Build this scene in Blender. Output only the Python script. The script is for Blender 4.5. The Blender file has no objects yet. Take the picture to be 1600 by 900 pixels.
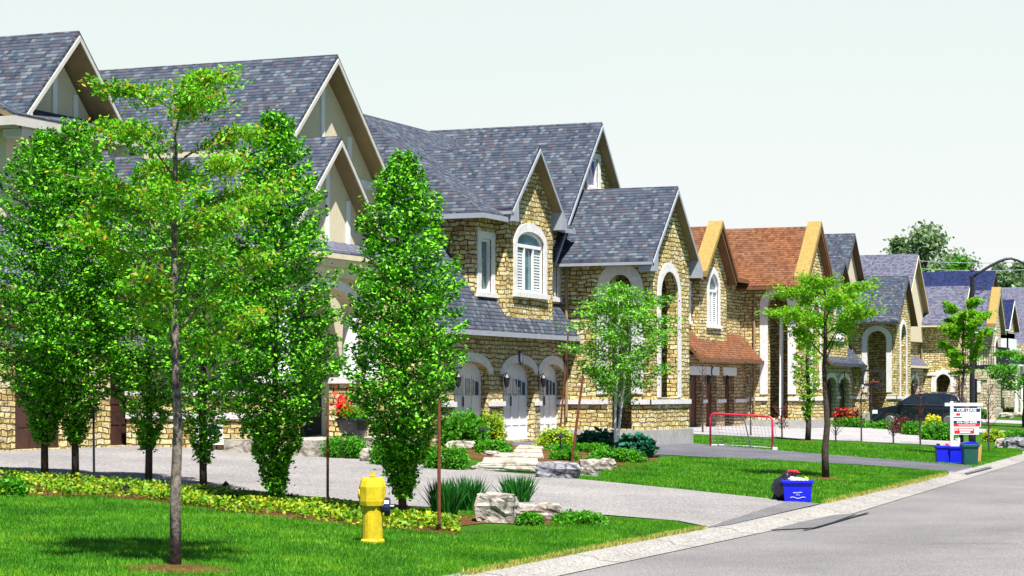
import bpy, math, random
import numpy as np
from mathutils import Vector, Matrix
from mathutils.geometry import tessellate_polygon
sc = bpy.context.scene
COL = sc.collection
# ---------------------------------------------------------------- camera, sky, sun
CH = 2.1                                    # eye height above the kerb
TH = math.radians(22.81)
camd = bpy.data.cameras.new("camera"); cam = bpy.data.objects.new("camera", camd); COL.objects.link(cam)
cam.location = (0, 0, CH); cam.rotation_euler = (math.radians(90), 0, TH - math.radians(90))
camd.sensor_width = 36; camd.lens = 76.5; camd.shift_y = 162 / 1600; camd.clip_end = 3000; camd.clip_start = 0.5
sc.camera = cam
SUN_EL, SUN_AZ = 63.0, math.radians(222)    # azimuth of the direction TO the sun, measured from +X
w = bpy.data.worlds.new("World"); sc.world = w; w.use_nodes = True
nt = w.node_tree; bg = nt.nodes["Background"]
sky = nt.nodes.new("ShaderNodeTexSky"); sky.sky_type = 'NISHITA'; sky.sun_disc = False
sky.sun_elevation = math.radians(SUN_EL); sky.sun_rotation = math.radians(90) - SUN_AZ
sky.air_density = 0.6; sky.dust_density = 0.1; sky.ozone_density = 2.5
bg.inputs[1].default_value = 0.06
# near-white painted into the low sky colour, standing in for an overexposed sky
gc = nt.nodes.new("ShaderNodeTexCoord"); sx = nt.nodes.new("ShaderNodeSeparateXYZ"); nt.links.new(gc.outputs["Generated"], sx.inputs[0])
cn = nt.nodes.new("ShaderNodeTexNoise"); cn.inputs["Scale"].default_value = 2.5; cn.inputs["Detail"].default_value = 4; nt.links.new(gc.outputs["Generated"], cn.inputs["Vector"])
md = nt.nodes.new("ShaderNodeMath"); md.operation = 'MULTIPLY_ADD'; nt.links.new(cn.outputs["Fac"], md.inputs[0]); md.inputs[1].default_value = 0.12; nt.links.new(sx.outputs[2], md.inputs[2])
hr = nt.nodes.new("ShaderNodeValToRGB"); nt.links.new(md.outputs[0], hr.inputs[0])
e = hr.color_ramp.elements; e[0].position = 0.30; e[0].color = (1, 1, 1, 1); e[1].position = 0.5; e[1].color = (0, 0, 0, 1)
dt = nt.nodes.new("ShaderNodeVectorMath"); dt.operation = 'DOT_PRODUCT'; nt.links.new(gc.outputs["Generated"], dt.inputs[0]); dt.inputs[1].default_value = (math.cos(TH), math.sin(TH), 0)
h2r = nt.nodes.new("ShaderNodeValToRGB"); nt.links.new(dt.outputs["Value"], h2r.inputs[0])       # added white kept to the view side, so it leaves the walls' shade dark
e = h2r.color_ramp.elements; e[0].position = 0.15; e[0].color = (0, 0, 0, 1); e[1].position = 0.6; e[1].color = (1, 1, 1, 1)
mh = nt.nodes.new("ShaderNodeMath"); mh.operation = 'MULTIPLY'; nt.links.new(hr.outputs[0], mh.inputs[0]); nt.links.new(h2r.outputs[0], mh.inputs[1])
mx = nt.nodes.new("ShaderNodeMix"); mx.data_type = 'RGBA'; nt.links.new(mh.outputs[0], mx.inputs[0]); nt.links.new(sky.outputs[0], mx.inputs[6])
sr = nt.nodes.new("ShaderNodeValToRGB"); nt.links.new(md.outputs[0], sr.inputs[0]); e = sr.color_ramp.elements
e[0].position = 0.06; e[0].color = (.84, .845, .845, 1); e[1].position = 0.26; e[1].color = (.70, .80, .775, 1)
sm = nt.nodes.new("ShaderNodeVectorMath"); sm.operation = 'SCALE'; nt.links.new(sr.outputs[0], sm.inputs[0]); sm.inputs["Scale"].default_value = 8.7; nt.links.new(sm.outputs[0], mx.inputs[7]); nt.links.new(mx.outputs[2], bg.inputs[0])
sd = bpy.data.lights.new("sun", 'SUN'); sd.energy = 5.0; sd.angle = math.radians(0.5); sd.color = (1, 0.96, 0.88)
so = bpy.data.objects.new("sun", sd); COL.objects.link(so)
tosun = Vector((math.cos(SUN_AZ) * math.cos(math.radians(SUN_EL)), math.sin(SUN_AZ) * math.cos(math.radians(SUN_EL)), math.sin(math.radians(SUN_EL))))
so.rotation_euler = tosun.to_track_quat('Z', 'Y').to_euler(); so.location = (0, 0, 60)
sc.view_settings.view_transform = 'Standard'; sc.view_settings.look = 'None'
sc.view_settings.exposure = 1.15; sc.view_settings.gamma = 1.0; sc.view_settings.use_curve_mapping = False

# ---------------------------------------------------------------- survey: sight lines to measured places
CT, ST = math.cos(TH), math.sin(TH)
def YK(X):                                  # the kerb line: straight, then bending gently to the left
    return 10.3 + max(0.0, X - 38.5) * 0.07
def zt(X, Y):                               # height of the terrain
    t = Y - YK(X)
    if t < -0.8: return -0.08
    if t < 0: return 0.1 * t
    return 0.045 * min(t, 17.0)
def G(px, py):                              # sight line to the terrain
    r = (px - 800) / 3400; u = (612 - py) / 3400
    a, b = CT + r * ST, ST - r * CT
    lo, hi = 8.0, 600.0
    f = lambda d: CH + u * d - zt(a * d, b * d)
    for _ in range(60):
        m = (lo + hi) / 2
        if f(m) > 0: lo = m
        else: hi = m
    return Vector((a * lo, b * lo, zt(a * lo, b * lo)))
def D(px, X=None, Y=None):                  # depth of a sight line at a given X or Y
    r = (px - 800) / 3400
    return X / (CT + r * ST) if X is not None else Y / (ST - r * CT)
def XY(px, Y):
    r = (px - 800) / 3400
    return Y / (ST - r * CT) * (CT + r * ST)
def YX(px, X):
    r = (px - 800) / 3400
    return X / (CT + r * ST) * (ST - r * CT)
def ZY(px, py, Y): return CH + (612 - py) / 3400 * D(px, Y=Y)
def ZX(px, py, X): return CH + (612 - py) / 3400 * D(px, X=X)
def dep(p): return p[0] * CT + p[1] * ST
RV = Vector((ST, -CT, 0)); FV = Vector((CT, ST, 0))     # to the right of the view, along the view

# ---------------------------------------------------------------- materials
MAT = {}
def nodes(name, rough=0.8, spec=0.3):
    m = bpy.data.materials.new(name); m.use_nodes = True
    n = m.node_tree; b = n.nodes["Principled BSDF"]
    b.inputs["Roughness"].default_value = rough; b.inputs["Specular IOR Level"].default_value = spec
    MAT[name] = m
    return m, n, b
def N(n, t, **kw):
    x = n.nodes.new(t)
    for k, v in kw.items():
        if k.startswith('i_'):
            x.inputs[k[2:].replace('_', ' ')].default_value = v
        else: setattr(x, k, v)
    return x
def ramp(n, src, stops, interp='LINEAR'):
    r = n.nodes.new("ShaderNodeValToRGB"); r.color_ramp.interpolation = interp
    e = r.color_ramp.elements
    while len(e) > 1: e.remove(e[-1])
    for i, (p, c) in enumerate(stops):
        if i == 0: e[0].position = p; e[0].color = (*c, 1)
        else: x = e.new(p); x.color = (*c, 1)
    n.links.new(src, r.inputs[0]); return r.outputs[0]
def mixc(n, fac, a, b, mode='MIX'):
    x = n.nodes.new("ShaderNodeMix"); x.data_type = 'RGBA'; x.blend_type = mode
    if isinstance(fac, float): x.inputs[0].default_value = fac
    else: n.links.new(fac, x.inputs[0])
    for s, i in ((a, 6), (b, 7)):
        if isinstance(s, tuple): x.inputs[i].default_value = (*s, 1)
        else: n.links.new(s, x.inputs[i])
    return x.outputs[2]
def bump(n, b, h, dist, strength=1.0, chain=None):
    x = N(n, "ShaderNodeBump"); x.inputs["Distance"].default_value = dist; x.inputs["Strength"].default_value = strength
    n.links.new(h, x.inputs["Height"])
    if chain: n.links.new(chain, x.inputs["Normal"])
    n.links.new(x.outputs[0], b.inputs["Normal"]); return x.outputs[0]
def noise(n, scale, detail=4, rough=0.6, vec=None, coord='Object'):
    x = N(n, "ShaderNodeTexNoise"); x.inputs["Scale"].default_value = scale; x.inputs["Detail"].default_value = detail; x.inputs["Roughness"].default_value = rough
    if vec is None:
        tc = N(n, "ShaderNodeTexCoord"); vec = tc.outputs[coord]
    n.links.new(vec, x.inputs["Vector"]); return x.outputs["Fac"]

def plain(name, col, rough=0.6, var=0.25, scale=8, spec=0.3, metal=0.0, bmp=0.0):
    m, n, b = nodes(name, rough, spec); b.inputs["Metallic"].default_value = metal
    f = noise(n, scale, 5)
    c = ramp(n, f, [(0.3, tuple(x * (1 - var) for x in col)), (0.7, tuple(min(1, x * (1 + var)) for x in col))])
    n.links.new(c, b.inputs["Base Color"])
    if bmp: bump(n, b, noise(n, scale * 4, 4), bmp)
    return m

def stone(name, cols, mortar, roww=0.135, bw=0.34):
    m, n, b = nodes(name, 0.9, 0.15)
    tc = N(n, "ShaderNodeTexCoord")
    nv = N(n, "ShaderNodeTexNoise"); nv.inputs["Scale"].default_value = 3.0; nv.inputs["Detail"].default_value = 3
    n.links.new(tc.outputs["UV"], nv.inputs["Vector"])
    vm = N(n, "ShaderNodeVectorMath", operation='SUBTRACT'); n.links.new(nv.outputs["Color"], vm.inputs[0]); vm.inputs[1].default_value = (.5, .5, .5)
    vs = N(n, "ShaderNodeVectorMath", operation='SCALE'); n.links.new(vm.outputs[0], vs.inputs[0]); vs.inputs["Scale"].default_value = 0.16
    va = N(n, "ShaderNodeVectorMath", operation='ADD'); n.links.new(tc.outputs["UV"], va.inputs[0]); n.links.new(vs.outputs[0], va.inputs[1])
    br = N(n, "ShaderNodeTexBrick"); br.offset = 0.37; br.squash = 0.62; br.squash_frequency = 3; br.offset_frequency = 2
    for k, v in (("Color1", (0, 0, 0, 1)), ("Color2", (1, 1, 1, 1)), ("Mortar", (.5, .5, .5, 1)), ("Scale", 1.0), ("Mortar Size", 0.017), ("Mortar Smooth", 0.35), ("Bias", 0.0), ("Brick Width", bw), ("Row Height", roww)):
        br.inputs[k].default_value = v
    n.links.new(va.outputs[0], br.inputs["Vector"])
    k = len(cols)
    base = ramp(n, br.outputs["Color"], [(i / max(1, k - 1), c) for i, c in enumerate(cols)])
    f2 = noise(n, 9, 6, 0.7, va.outputs[0])
    base = mixc(n, 0.6, base, ramp(n, f2, [(0.25, (.35, .3, .22)), (0.55, (1, 1, 1)), (0.8, (1, .96, .8))]), 'MULTIPLY')
    mp = N(n, "ShaderNodeMapping"); n.links.new(tc.outputs["UV"], mp.inputs[0]); mp.inputs["Scale"].default_value = (2.6, 8.5, 1)
    f4 = noise(n, 1.0, 5, 0.65, mp.outputs[0])
    base = mixc(n, 0.9, base, ramp(n, f4, [(0.33, (.14, .11, .07)), (0.41, (.8, .76, .66)), (0.48, (1, 1, 1)), (0.66, (1.15, 1.12, 1.0))]), 'MULTIPLY')  # stretched dark patches paint the shadows of rough rock faces into the colour
    f3 = noise(n, 1.1, 2, 0.5, tc.outputs["UV"])
    base = mixc(n, 0.35, base, ramp(n, f3, [(0.35, (.8, .75, .65)), (0.65, (1, 1, 1))]), 'MULTIPLY')
    base = mixc(n, br.outputs["Fac"], base, mortar)
    n.links.new(base, b.inputs["Base Color"])
    inv = N(n, "ShaderNodeMath", operation='SUBTRACT'); inv.inputs[0].default_value = 1; n.links.new(br.outputs["Fac"], inv.inputs[1])
    a = N(n, "ShaderNodeMath", operation='MULTIPLY_ADD'); n.links.new(br.outputs["Color"], a.inputs[0]); a.inputs[1].default_value = 0.35; n.links.new(inv.outputs[0], a.inputs[2])
    a2 = N(n, "ShaderNodeMath", operation='MULTIPLY_ADD'); n.links.new(f2, a2.inputs[0]); a2.inputs[1].default_value = 0.9; n.links.new(a.outputs[0], a2.inputs[2])
    bump(n, b, a2.outputs[0], 0.10, 1.0)
    return m

def shingle(name, cols, row=0.13):
    m, n, b = nodes(name, 0.9, 0.2)
    tc = N(n, "ShaderNodeTexCoord")
    br = N(n, "ShaderNodeTexBrick"); br.offset = 0.43; br.squash = 0.7; br.squash_frequency = 3
    for k, v in (("Color1", (0, 0, 0, 1)), ("Color2", (1, 1, 1, 1)), ("Mortar", (.5, .5, .5, 1)), ("Scale", 1.0), ("Mortar Size", 0.0), ("Mortar Smooth", 0.0), ("Bias", 0.0), ("Brick Width", 0.15), ("Row Height", row)):
        br.inputs[k].default_value = v
    n.links.new(tc.outputs["UV"], br.inputs["Vector"])
    k = len(cols)
    base = ramp(n, br.outputs["Color"], [(i / (k - 1), c) for i, c in enumerate(cols)])
    f = noise(n, 1.2, 3, 0.6, tc.outputs["UV"])
    base = mixc(n, 0.5, base, ramp(n, f, [(0.35, (.7, .7, .75)), (0.65, (1.0, 1.0, 1.0))]), 'MULTIPLY')
    base = mixc(n, 0.6, base, ramp(n, noise(n, 45, 2, 0.8, tc.outputs["UV"]), [(0.3, (.55, .55, .55)), (0.7, (1.0, 1.0, 1.0))]), 'MULTIPLY')
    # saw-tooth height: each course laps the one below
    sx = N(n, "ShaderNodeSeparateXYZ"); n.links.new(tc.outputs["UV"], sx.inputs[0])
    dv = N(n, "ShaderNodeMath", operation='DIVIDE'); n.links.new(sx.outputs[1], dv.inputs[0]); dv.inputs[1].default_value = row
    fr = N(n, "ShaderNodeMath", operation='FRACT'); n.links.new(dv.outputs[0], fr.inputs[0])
    lap_shade = ramp(n, fr.outputs[0], [(0.0, (.12, .12, .14)), (0.16, (.25, .25, .28)), (0.28, (1, 1, 1)), (1, (1, 1, 1))])  # painted dark line stands for the shadow at each course's lower edge
    base = mixc(n, 0.85, base, lap_shade, 'MULTIPLY')
    n.links.new(base, b.inputs["Base Color"])
    iv = N(n, "ShaderNodeMath", operation='MULTIPLY_ADD'); n.links.new(fr.outputs[0], iv.inputs[0]); iv.inputs[1].default_value = -1; n.links.new(br.outputs["Color"], iv.inputs[2])
    bump(n, b, iv.outputs[0], 0.02, 0.8)
    return m

def leafmat(name, cols, trans=0.35, rough=0.5, patch=None):
    m, n, b = nodes(name, rough, 0.25)
    g = N(n, "ShaderNodeNewGeometry")
    k = len(cols)
    c = ramp(n, g.outputs["Random Per Island"], [(i / max(1, k - 1), c) for i, c in enumerate(cols)])
    if patch: c = mixc(n, 0.9, c, ramp(n, noise(n, patch, 4, 0.6), [(0.35, (.5, .62, .5)), (0.52, (1, 1, 1)), (0.68, (2.0, 1.3, 1.3))]), 'MULTIPLY')
    n.links.new(c, b.inputs["Base Color"])
    tr = N(n, "ShaderNodeBsdfTranslucent")
    c2 = mixc(n, 1.0, c, (1.5, 1.6, 0.6), 'MULTIPLY'); n.links.new(c2, tr.inputs[0])
    mx = N(n, "ShaderNodeMixShader"); mx.inputs[0].default_value = trans
    out = n.nodes["Material Output"]
    n.links.new(b.outputs[0], mx.inputs[1]); n.links.new(tr.outputs[0], mx.inputs[2]); n.links.new(mx.outputs[0], out.inputs[0])
    return m

def ground_mat(name, cols, s1, s2, bd, rough=0.95):
    m, n, b = nodes(name, rough, 0.1)
    f = noise(n, s1, 5, 0.65); c = ramp(n, f, [(0.3 + 0.4 * i / (len(cols) - 1), x) for i, x in enumerate(cols)])
    f2 = noise(n, s2, 4, 0.8)
    c = mixc(n, 0.75, c, ramp(n, f2, [(0.3, (.62, .62, .62)), (0.55, (1, 1, 1)), (0.75, (1.25, 1.25, 1.25))]), 'MULTIPLY')
    f5 = noise(n, s2 * 1.3, 3, 0.95); c = mixc(n, 0.8, c, ramp(n, f5, [(0.34, (.30, .30, .33)), (0.5, (1, 1, 1)), (0.66, (1.7, 1.66, 1.7))]), 'MULTIPLY')
    c = mixc(n, 0.7, c, ramp(n, noise(n, 0.22, 5, 0.7), [(0.3, (.82, .82, .83)), (0.5, (1, 1, 1)), (0.7, (1.1, 1.1, 1.08))]), 'MULTIPLY')
    n.links.new(c, b.inputs["Base Color"])
    bump(n, b, f2, bd); return m

stone("stone", [(.40, .28, .10), (.76, .61, .27), (.86, .75, .40), (.82, .76, .54), (.58, .44, .18), (.80, .66, .30)], (.11, .08, .045))
stone("stone_small", [(.48, .37, .18), (.72, .60, .34), (.80, .71, .46), (.74, .67, .50)], (.16, .12, .075), 0.13, 0.34)
stone("stone_pale", [(.5, .43, .3), (.66, .6, .45), (.72, .68, .56)], (.16, .13, .1), 0.2, 0.5)
stone("stone_red", [(.42, .27, .14), (.62, .45, .27), (.66, .52, .36)], (.11, .07, .05), 0.14, 0.35)
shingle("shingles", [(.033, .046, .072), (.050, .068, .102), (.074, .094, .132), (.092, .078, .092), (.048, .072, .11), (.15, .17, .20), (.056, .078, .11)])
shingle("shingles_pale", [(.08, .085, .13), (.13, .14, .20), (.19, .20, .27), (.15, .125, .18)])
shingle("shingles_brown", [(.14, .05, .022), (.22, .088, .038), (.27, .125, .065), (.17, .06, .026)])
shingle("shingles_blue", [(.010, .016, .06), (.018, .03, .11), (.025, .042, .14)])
plain("slab_concrete", (.36, .35, .34), 0.9, 0.15, 5, 0.1, bmp=0.01)
plain("limestone", (.68, .65, .66), 0.85, 0.14, 7, 0.15, bmp=0.01)
plain("white_trim", (.72, .73, .74), 0.6, 0.08, 3)
plain("trim_warm", (.50, .48, .44), 0.6, 0.1, 3)
plain("trim_grey", (.30, .32, .38), 0.6, 0.1, 3)
plain("cream_trim", (.62, .55, .38), 0.6, 0.1, 3)
plain("stucco", (.64, .56, .40), 0.95, 0.16, 30, 0.1, bmp=0.01)
plain("soffit_tan", (.26, .19, .10), 0.7, 0.15, 4)
plain("soffit_brown", (.16, .075, .035), 0.7, 0.2, 4)
plain("fascia_dark", (.045, .045, .06), 0.5, 0.2, 4)
plain("parapet_yellow", (.30, .21, .06), 0.7, 0.18, 9, bmp=0.005)
plain("door_white", (.74, .72, .76), 0.5, 0.05, 5)
plain("door_brown", (.13, .05, .035), 0.45, 0.3, 3)
plain("door_darkbrown", (.06, .028, .022), 0.6, 0.3, 3)
plain("inside_shade", (.02, .018, .02), 0.9, 0.2, 3)  # near-black colour standing in for the shade inside porches
plain("black_metal", (.018, .018, .025), 0.4, 0.2, 8)
plain("rust_metal", (.15, .045, .02), 0.7, 0.4, 9)
plain("hydrant_yellow", (.56, .43, .012), 0.6, 0.22, 11, 0.3, bmp=0.003)
plain("hydrant_black", (.015, .02, .06), 0.35, 0.2, 8, 0.5)
plain("blue_plastic", (.006, .012, .62), 0.4, 0.1, 5, 0.4)
plain("green_plastic", (.01, .075, .055), 0.4, 0.15, 5, 0.4)
plain("cardboard", (.48, .27, .09), 0.8, 0.1, 6)
plain("red_paint", (.62, .02, .06), 0.4, 0.15, 8, 0.5)
plain("grey_metal", (.25, .30, .34), 0.4, 0.1, 8, 0.5)
plain("net_white", (.36, .36, .35), 0.8, 0.1, 8)
plain("bag_black", (.015, .015, .03), 0.28, 0.3, 8, 0.6)
plain("paper_white", (.8, .8, .82), 0.7, 0.04, 8)
plain("paper_yellow", (.62, .68, .10), 0.7, 0.1, 8)
plain("sign_navy", (.012, .03, .12), 0.5, 0.05, 8)
plain("sign_red", (.62, .015, .03), 0.5, 0.05, 8)
plain("sign_white", (.72, .80, .84), 0.5, 0.03, 8)
plain("terracotta", (.55, .20, .03), 0.8, 0.25, 12)
plain("car_paint", (.010, .012, .03), 0.18, 0.1, 3, 0.6)
plain("rubber", (.015, .015, .015), 0.8, 0.2, 8)
plain("alloy", (.35, .35, .38), 0.3, 0.1, 8, 0.6, 0.8)
plain("red_lens", (.5, .01, .01), 0.2, 0.05, 3)
plain("bark_pale", (.20, .17, .145), 0.95, 0.75, 16, 0.1, bmp=0.03)
plain("bark_dark", (.07, .055, .045), 0.95, 0.5, 14, 0.1, bmp=0.02)
plain("bark_white", (.60, .60, .58), 0.9, 0.35, 9, 0.1, bmp=0.01)
plain("dark_core", (.012, .04, .006), 1.0, 0.3, 6, 0.0)  # dark green painted for the shade inside shrubs
def glassmat(name, col, rough=0.08):
    m, n, b = nodes(name, rough, 1.0)
    c = ramp(n, noise(n, 1.3, 2), [(0.35, col), (0.65, tuple(min(1, x * 1.8) for x in col))]); n.links.new(c, b.inputs["Base Color"]); return m
glassmat("glass", (.02, .05, .10)); glassmat("glass_teal", (.05, .12, .14)); glassmat("glass_blue", (.01, .03, .20)); glassmat("glass_car", (.006, .012, .016), 0.12)

def rockmat(name, a, b_, cr):
    m, n, b = nodes(name, 0.95, 0.1)
    f = noise(n, 3, 6, 0.7); c = ramp(n, f, [(0.35, a), (0.6, b_)])
    v = N(n, "ShaderNodeTexVoronoi", feature='DISTANCE_TO_EDGE'); v.inputs["Scale"].default_value = 1.9
    tc = N(n, "ShaderNodeTexCoord"); n.links.new(tc.outputs["Object"], v.inputs["Vector"])
    f3 = noise(n, 5, 5, 0.7); ad = N(n, "ShaderNodeMath", operation='MULTIPLY_ADD'); n.links.new(f3, ad.inputs[0]); ad.inputs[1].default_value = 0.25; n.links.new(v.outputs["Distance"], ad.inputs[2])
    cf = ramp(n, ad.outputs[0], [(0.10, (1, 1, 1)), (0.20, (0, 0, 0))])
    c = mixc(n, cf, c, cr); n.links.new(c, b.inputs["Base Color"]); bump(n, b, f3, 0.05); return m
rockmat("rock_light", (.30, .26, .22), (.50, .46, .42), (.10, .08, .07))
rockmat("rock_dark", (.10, .10, .12), (.34, .34, .38), (.025, .025, .03))
rockmat("flagstone", (.30, .27, .23), (.46, .43, .38), (.16, .13, .10))

ground_mat("lawn", [(.020, .075, .004), (.035, .115, .006), (.06, .155, .008)], 0.55, 22, 0.03)
ground_mat("mulch", [(.07, .03, .012), (.16, .075, .03), (.24, .12, .05)], 6, 30, 0.05)
ground_mat("driveway_paving", [(.20, .19, .19), (.235, .225, .225), (.27, .26, .26)], 0.5, 16, 0.006)
ground_mat("asphalt", [(.155, .15, .152), (.185, .178, .18), (.215, .208, .21)], 0.35, 26, 0.006)
ground_mat("asphalt_drive", [(.085, .085, .105), (.11, .11, .13), (.14, .14, .16)], 0.6, 20, 0.006)
ground_mat("apron_mat", [(.12, .12, .128), (.14, .14, .147), (.16, .158, .165)], 0.8, 24, 0.006)
ground_mat("concrete", [(.24, .23, .22), (.28, .27, .255), (.31, .30, .285)], 0.7, 18, 0.004)
ground_mat("concrete_drive", [(.26, .255, .265), (.31, .305, .315), (.34, .335, .345)], 0.6, 14, 0.004)
plain("tar", (.012, .012, .018), 0.5, 0.2, 4)

GR = [(.035, .15, .006), (.06, .24, .008), (.10, .34, .012)]
leafmat("leaf_hornbeam", [(.012, .06, .004), (.035, .17, .006), (.08, .33, .008), (.16, .50, .012), (.22, .58, .015)], 0.13)
leafmat("leaf_locust", [(.06, .24, .006), (.13, .42, .010), (.24, .54, .015), (.09, .34, .008), (.18, .48, .012), (.13, .42, .01), (.46, .24, .02), (.08, .30, .008), (.12, .38, .01), (.20, .50, .012), (.03, .13, .006), (.04, .18, .006)], 0.28)
leafmat("leaf_lime", [(.06, .24, .006), (.13, .42, .01), (.24, .52, .015), (.09, .32, .01), (.34, .42, .03), (.05, .20, .005)], 0.40)
leafmat("leaf_birch", [(.02, .10, .006), (.06, .26, .01), (.13, .42, .02), (.20, .44, .015), (.10, .34, .01)], 0.22)
leafmat("leaf_hosta", [(.006, .045, .03), (.012, .09, .055), (.03, .16, .12), (.006, .05, .02)], 0.15, 0.35)
leafmat("leaf_bush", [(.03, .14, .005), (.06, .26, .008), (.10, .38, .012)], 0.3)
leafmat("leaf_yellow", [(.10, .26, .01), (.26, .42, .02), (.50, .52, .03), (.14, .34, .01)], 0.3)
leafmat("leaf_cover", [(.04, .18, .006), (.16, .36, .012), (.42, .44, .02), (.07, .26, .01), (.26, .42, .015), (.03, .14, .005)], 0.2, patch=1.4)
leafmat("leaf_iris", [(.008, .07, .012), (.02, .15, .02), (.04, .24, .02)], 0.2)
leafmat("leaf_red", [(.10, .015, .02), (.20, .03, .03), (.06, .03, .03)], 0.3)
leafmat("leaf_purple", [(.07, .02, .04), (.16, .06, .10), (.25, .12, .16)], 0.3)
leafmat("petal_red", [(.6, .01, .02), (.8, .05, .03), (.7, .02, .06)], 0.2)
leafmat("petal_orange", [(.75, .12, .01), (.8, .30, .02), (.7, .06, .02)], 0.2)
leafmat("petal_yellow", [(.7, .55, .02), (.8, .65, .02)], 0.2)
leafmat("leaf_far", [(.10, .17, .09), (.16, .25, .13), (.24, .32, .20)], 0.3)
leafmat("dry_grass", [(.30, .32, .05), (.42, .34, .10), (.20, .30, .04)], 0.2)
leafmat("leaf_far_green", [(.04, .18, .01), (.08, .28, .02), (.13, .36, .03)], 0.25)
leafmat("grass_blade", [(.03, .15, .005), (.06, .26, .008), (.10, .36, .012), (.05, .20, .006), (.17, .38, .02)], 0.3, patch=0.9)

# ---------------------------------------------------------------- mesh builder
def origin(o):
    v = Vector((0, 0, 0))
    while o is not None: v += o.location; o = o.parent
    return v
def tag(o, label=None, cat=None, group=None, kind=None):
    if label: o["label"] = label
    if cat: o["category"] = cat
    if group: o["group"] = group
    if kind: o["kind"] = kind
    return o
def empty(name, loc, label, cat, group=None, rz=0):
    o = bpy.data.objects.new(name, None); COL.objects.link(o); o.location = loc; o.rotation_euler[2] = rz
    o.empty_display_size = 0.3
    return tag(o, label, cat, group)
def uvs(me):
    if not me.polygons: return
    uv = me.uv_layers.new(name="UVMap")
    for p in me.polygons:
        nrm = p.normal
        t = Vector((1, 0, 0)) if abs(nrm.z) > 0.985 else Vector((-nrm.y, nrm.x, 0)).normalized()
        b = nrm.cross(t)
        for li in p.loop_indices:
            co = me.vertices[me.loops[li].vertex_index].co
            uv.data[li].uv = (co.dot(t), co.dot(b))
class MB:
    def __init__(s): s.v = []; s.f = []; s.m = []; s.mi = 0; s.seg = []
    def each(s, name, mat, parent, **kw):     # every piece added becomes a part of its own
        e = s.seg + [(len(s.v), len(s.f))]; r = []
        for (v0, f0), (v1, f1) in zip(e[:-1], e[1:]):
            q = MB(); q.add(s.v[v0:v1], [[i - v0 for i in f] for f in s.f[f0:f1]]); r.append(q.build(name, mat, parent, **kw))
        return r
    def add(s, vs, fs):
        s.seg.append((len(s.v), len(s.f)))
        o = len(s.v); s.v += [Vector(x) for x in vs]
        for f in fs: s.f.append([o + i for i in f]); s.m.append(s.mi)
        return s
    def box(s, a, b):
        x0, x1 = sorted((a[0], b[0])); y0, y1 = sorted((a[1], b[1])); z0, z1 = sorted((a[2], b[2]))
        return s.add([(x0, y0, z0), (x1, y0, z0), (x1, y1, z0), (x0, y1, z0), (x0, y0, z1), (x1, y0, z1), (x1, y1, z1), (x0, y1, z1)],
                     [(0, 3, 2, 1), (4, 5, 6, 7), (0, 1, 5, 4), (1, 2, 6, 5), (2, 3, 7, 6), (3, 0, 4, 7)])
    def slab(s, poly, th):                      # polygon (CCW seen from above/outside) given thickness downwards
        n = len(poly); lo = [Vector(p) - Vector((0, 0, th)) for p in poly]
        fs = [tuple(range(n)), tuple(range(2 * n - 1, n - 1, -1))]
        fs += [(i, i + n, (i + 1) % n + n, (i + 1) % n) for i in range(n)]
        return s.add([Vector(p) for p in poly] + lo, fs)
    def prism(s, poly, dvec):
        n = len(poly); d = Vector(dvec); hi = [Vector(p) + d for p in poly]
        fs = [tuple(range(n - 1, -1, -1)), tuple(range(n, 2 * n))] + [(i, (i + 1) % n, (i + 1) % n + n, i + n) for i in range(n)]
        return s.add([Vector(p) for p in poly] + hi, fs)
    def tube(s, pts, rad, n=8, cap=True):
        pts = [Vector(p) for p in pts]
        if not isinstance(rad, (list, tuple)): rad = [rad] * len(pts)
        rings = []; ref = None
        for i, p in enumerate(pts):
            d = (pts[min(i + 1, len(pts) - 1)] - pts[max(i - 1, 0)]).normalized()
            if ref is None: ref = Vector((1, 0, 0)) if abs(d.x) < 0.8 else Vector((0, 1, 0))
            a = (ref - d * ref.dot(d)).normalized(); b = d.cross(a); ref = a
            rings.append([p + (a * math.cos(2 * math.pi * k / n) + b * math.sin(2 * math.pi * k / n)) * rad[i] for k in range(n)])
        vs = [v for r in rings for v in r]; fs = []
        for i in range(len(pts) - 1):
            for k in range(n): fs.append((i * n + k, i * n + (k + 1) % n, (i + 1) * n + (k + 1) % n, (i + 1) * n + k))
        if cap: fs.append(tuple(range(n - 1, -1, -1))); fs.append(tuple((len(pts) - 1) * n + k for k in range(n)))
        return s.add(vs, fs)
    def lathe(s, base, prof, n=16, rot=0.0):
        base = Vector(base)
        return s.tube([base + Vector((0, 0, z)) for r, z in prof], [max(r, 1e-3) for r, z in prof], n)
    def build(s, name, mat, parent=None, smooth=False, local=False, bevel=0):
        me = bpy.data.meshes.new(name)
        org = Vector((0, 0, 0)) if local else origin(parent)
        me.from_pydata([tuple(v - org) for v in s.v], [], s.f)
        for m in (mat if isinstance(mat, (list, tuple)) else [mat]): me.materials.append(MAT[m])
        me.polygons.foreach_set("material_index", s.m)
        if smooth: me.polygons.foreach_set("use_smooth", [True] * len(me.polygons))
        me.update(); uvs(me)
        o = bpy.data.objects.new(name, me); COL.objects.link(o)
        if parent is not None: o.parent = parent
        if bevel:
            b = o.modifiers.new("bevel", 'BEVEL'); b.width = bevel; b.segments = 2; b.limit_method = 'ANGLE'
        return o
def thing(mb, name, mat, loc, label, cat, group=None, **kw):   # a one-mesh thing, origin at its base
    loc = Vector(loc); mb.v = [v - loc for v in mb.v]
    o = mb.build(name, mat, None, **kw); o.location = loc
    return tag(o, label, cat, group)

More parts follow.
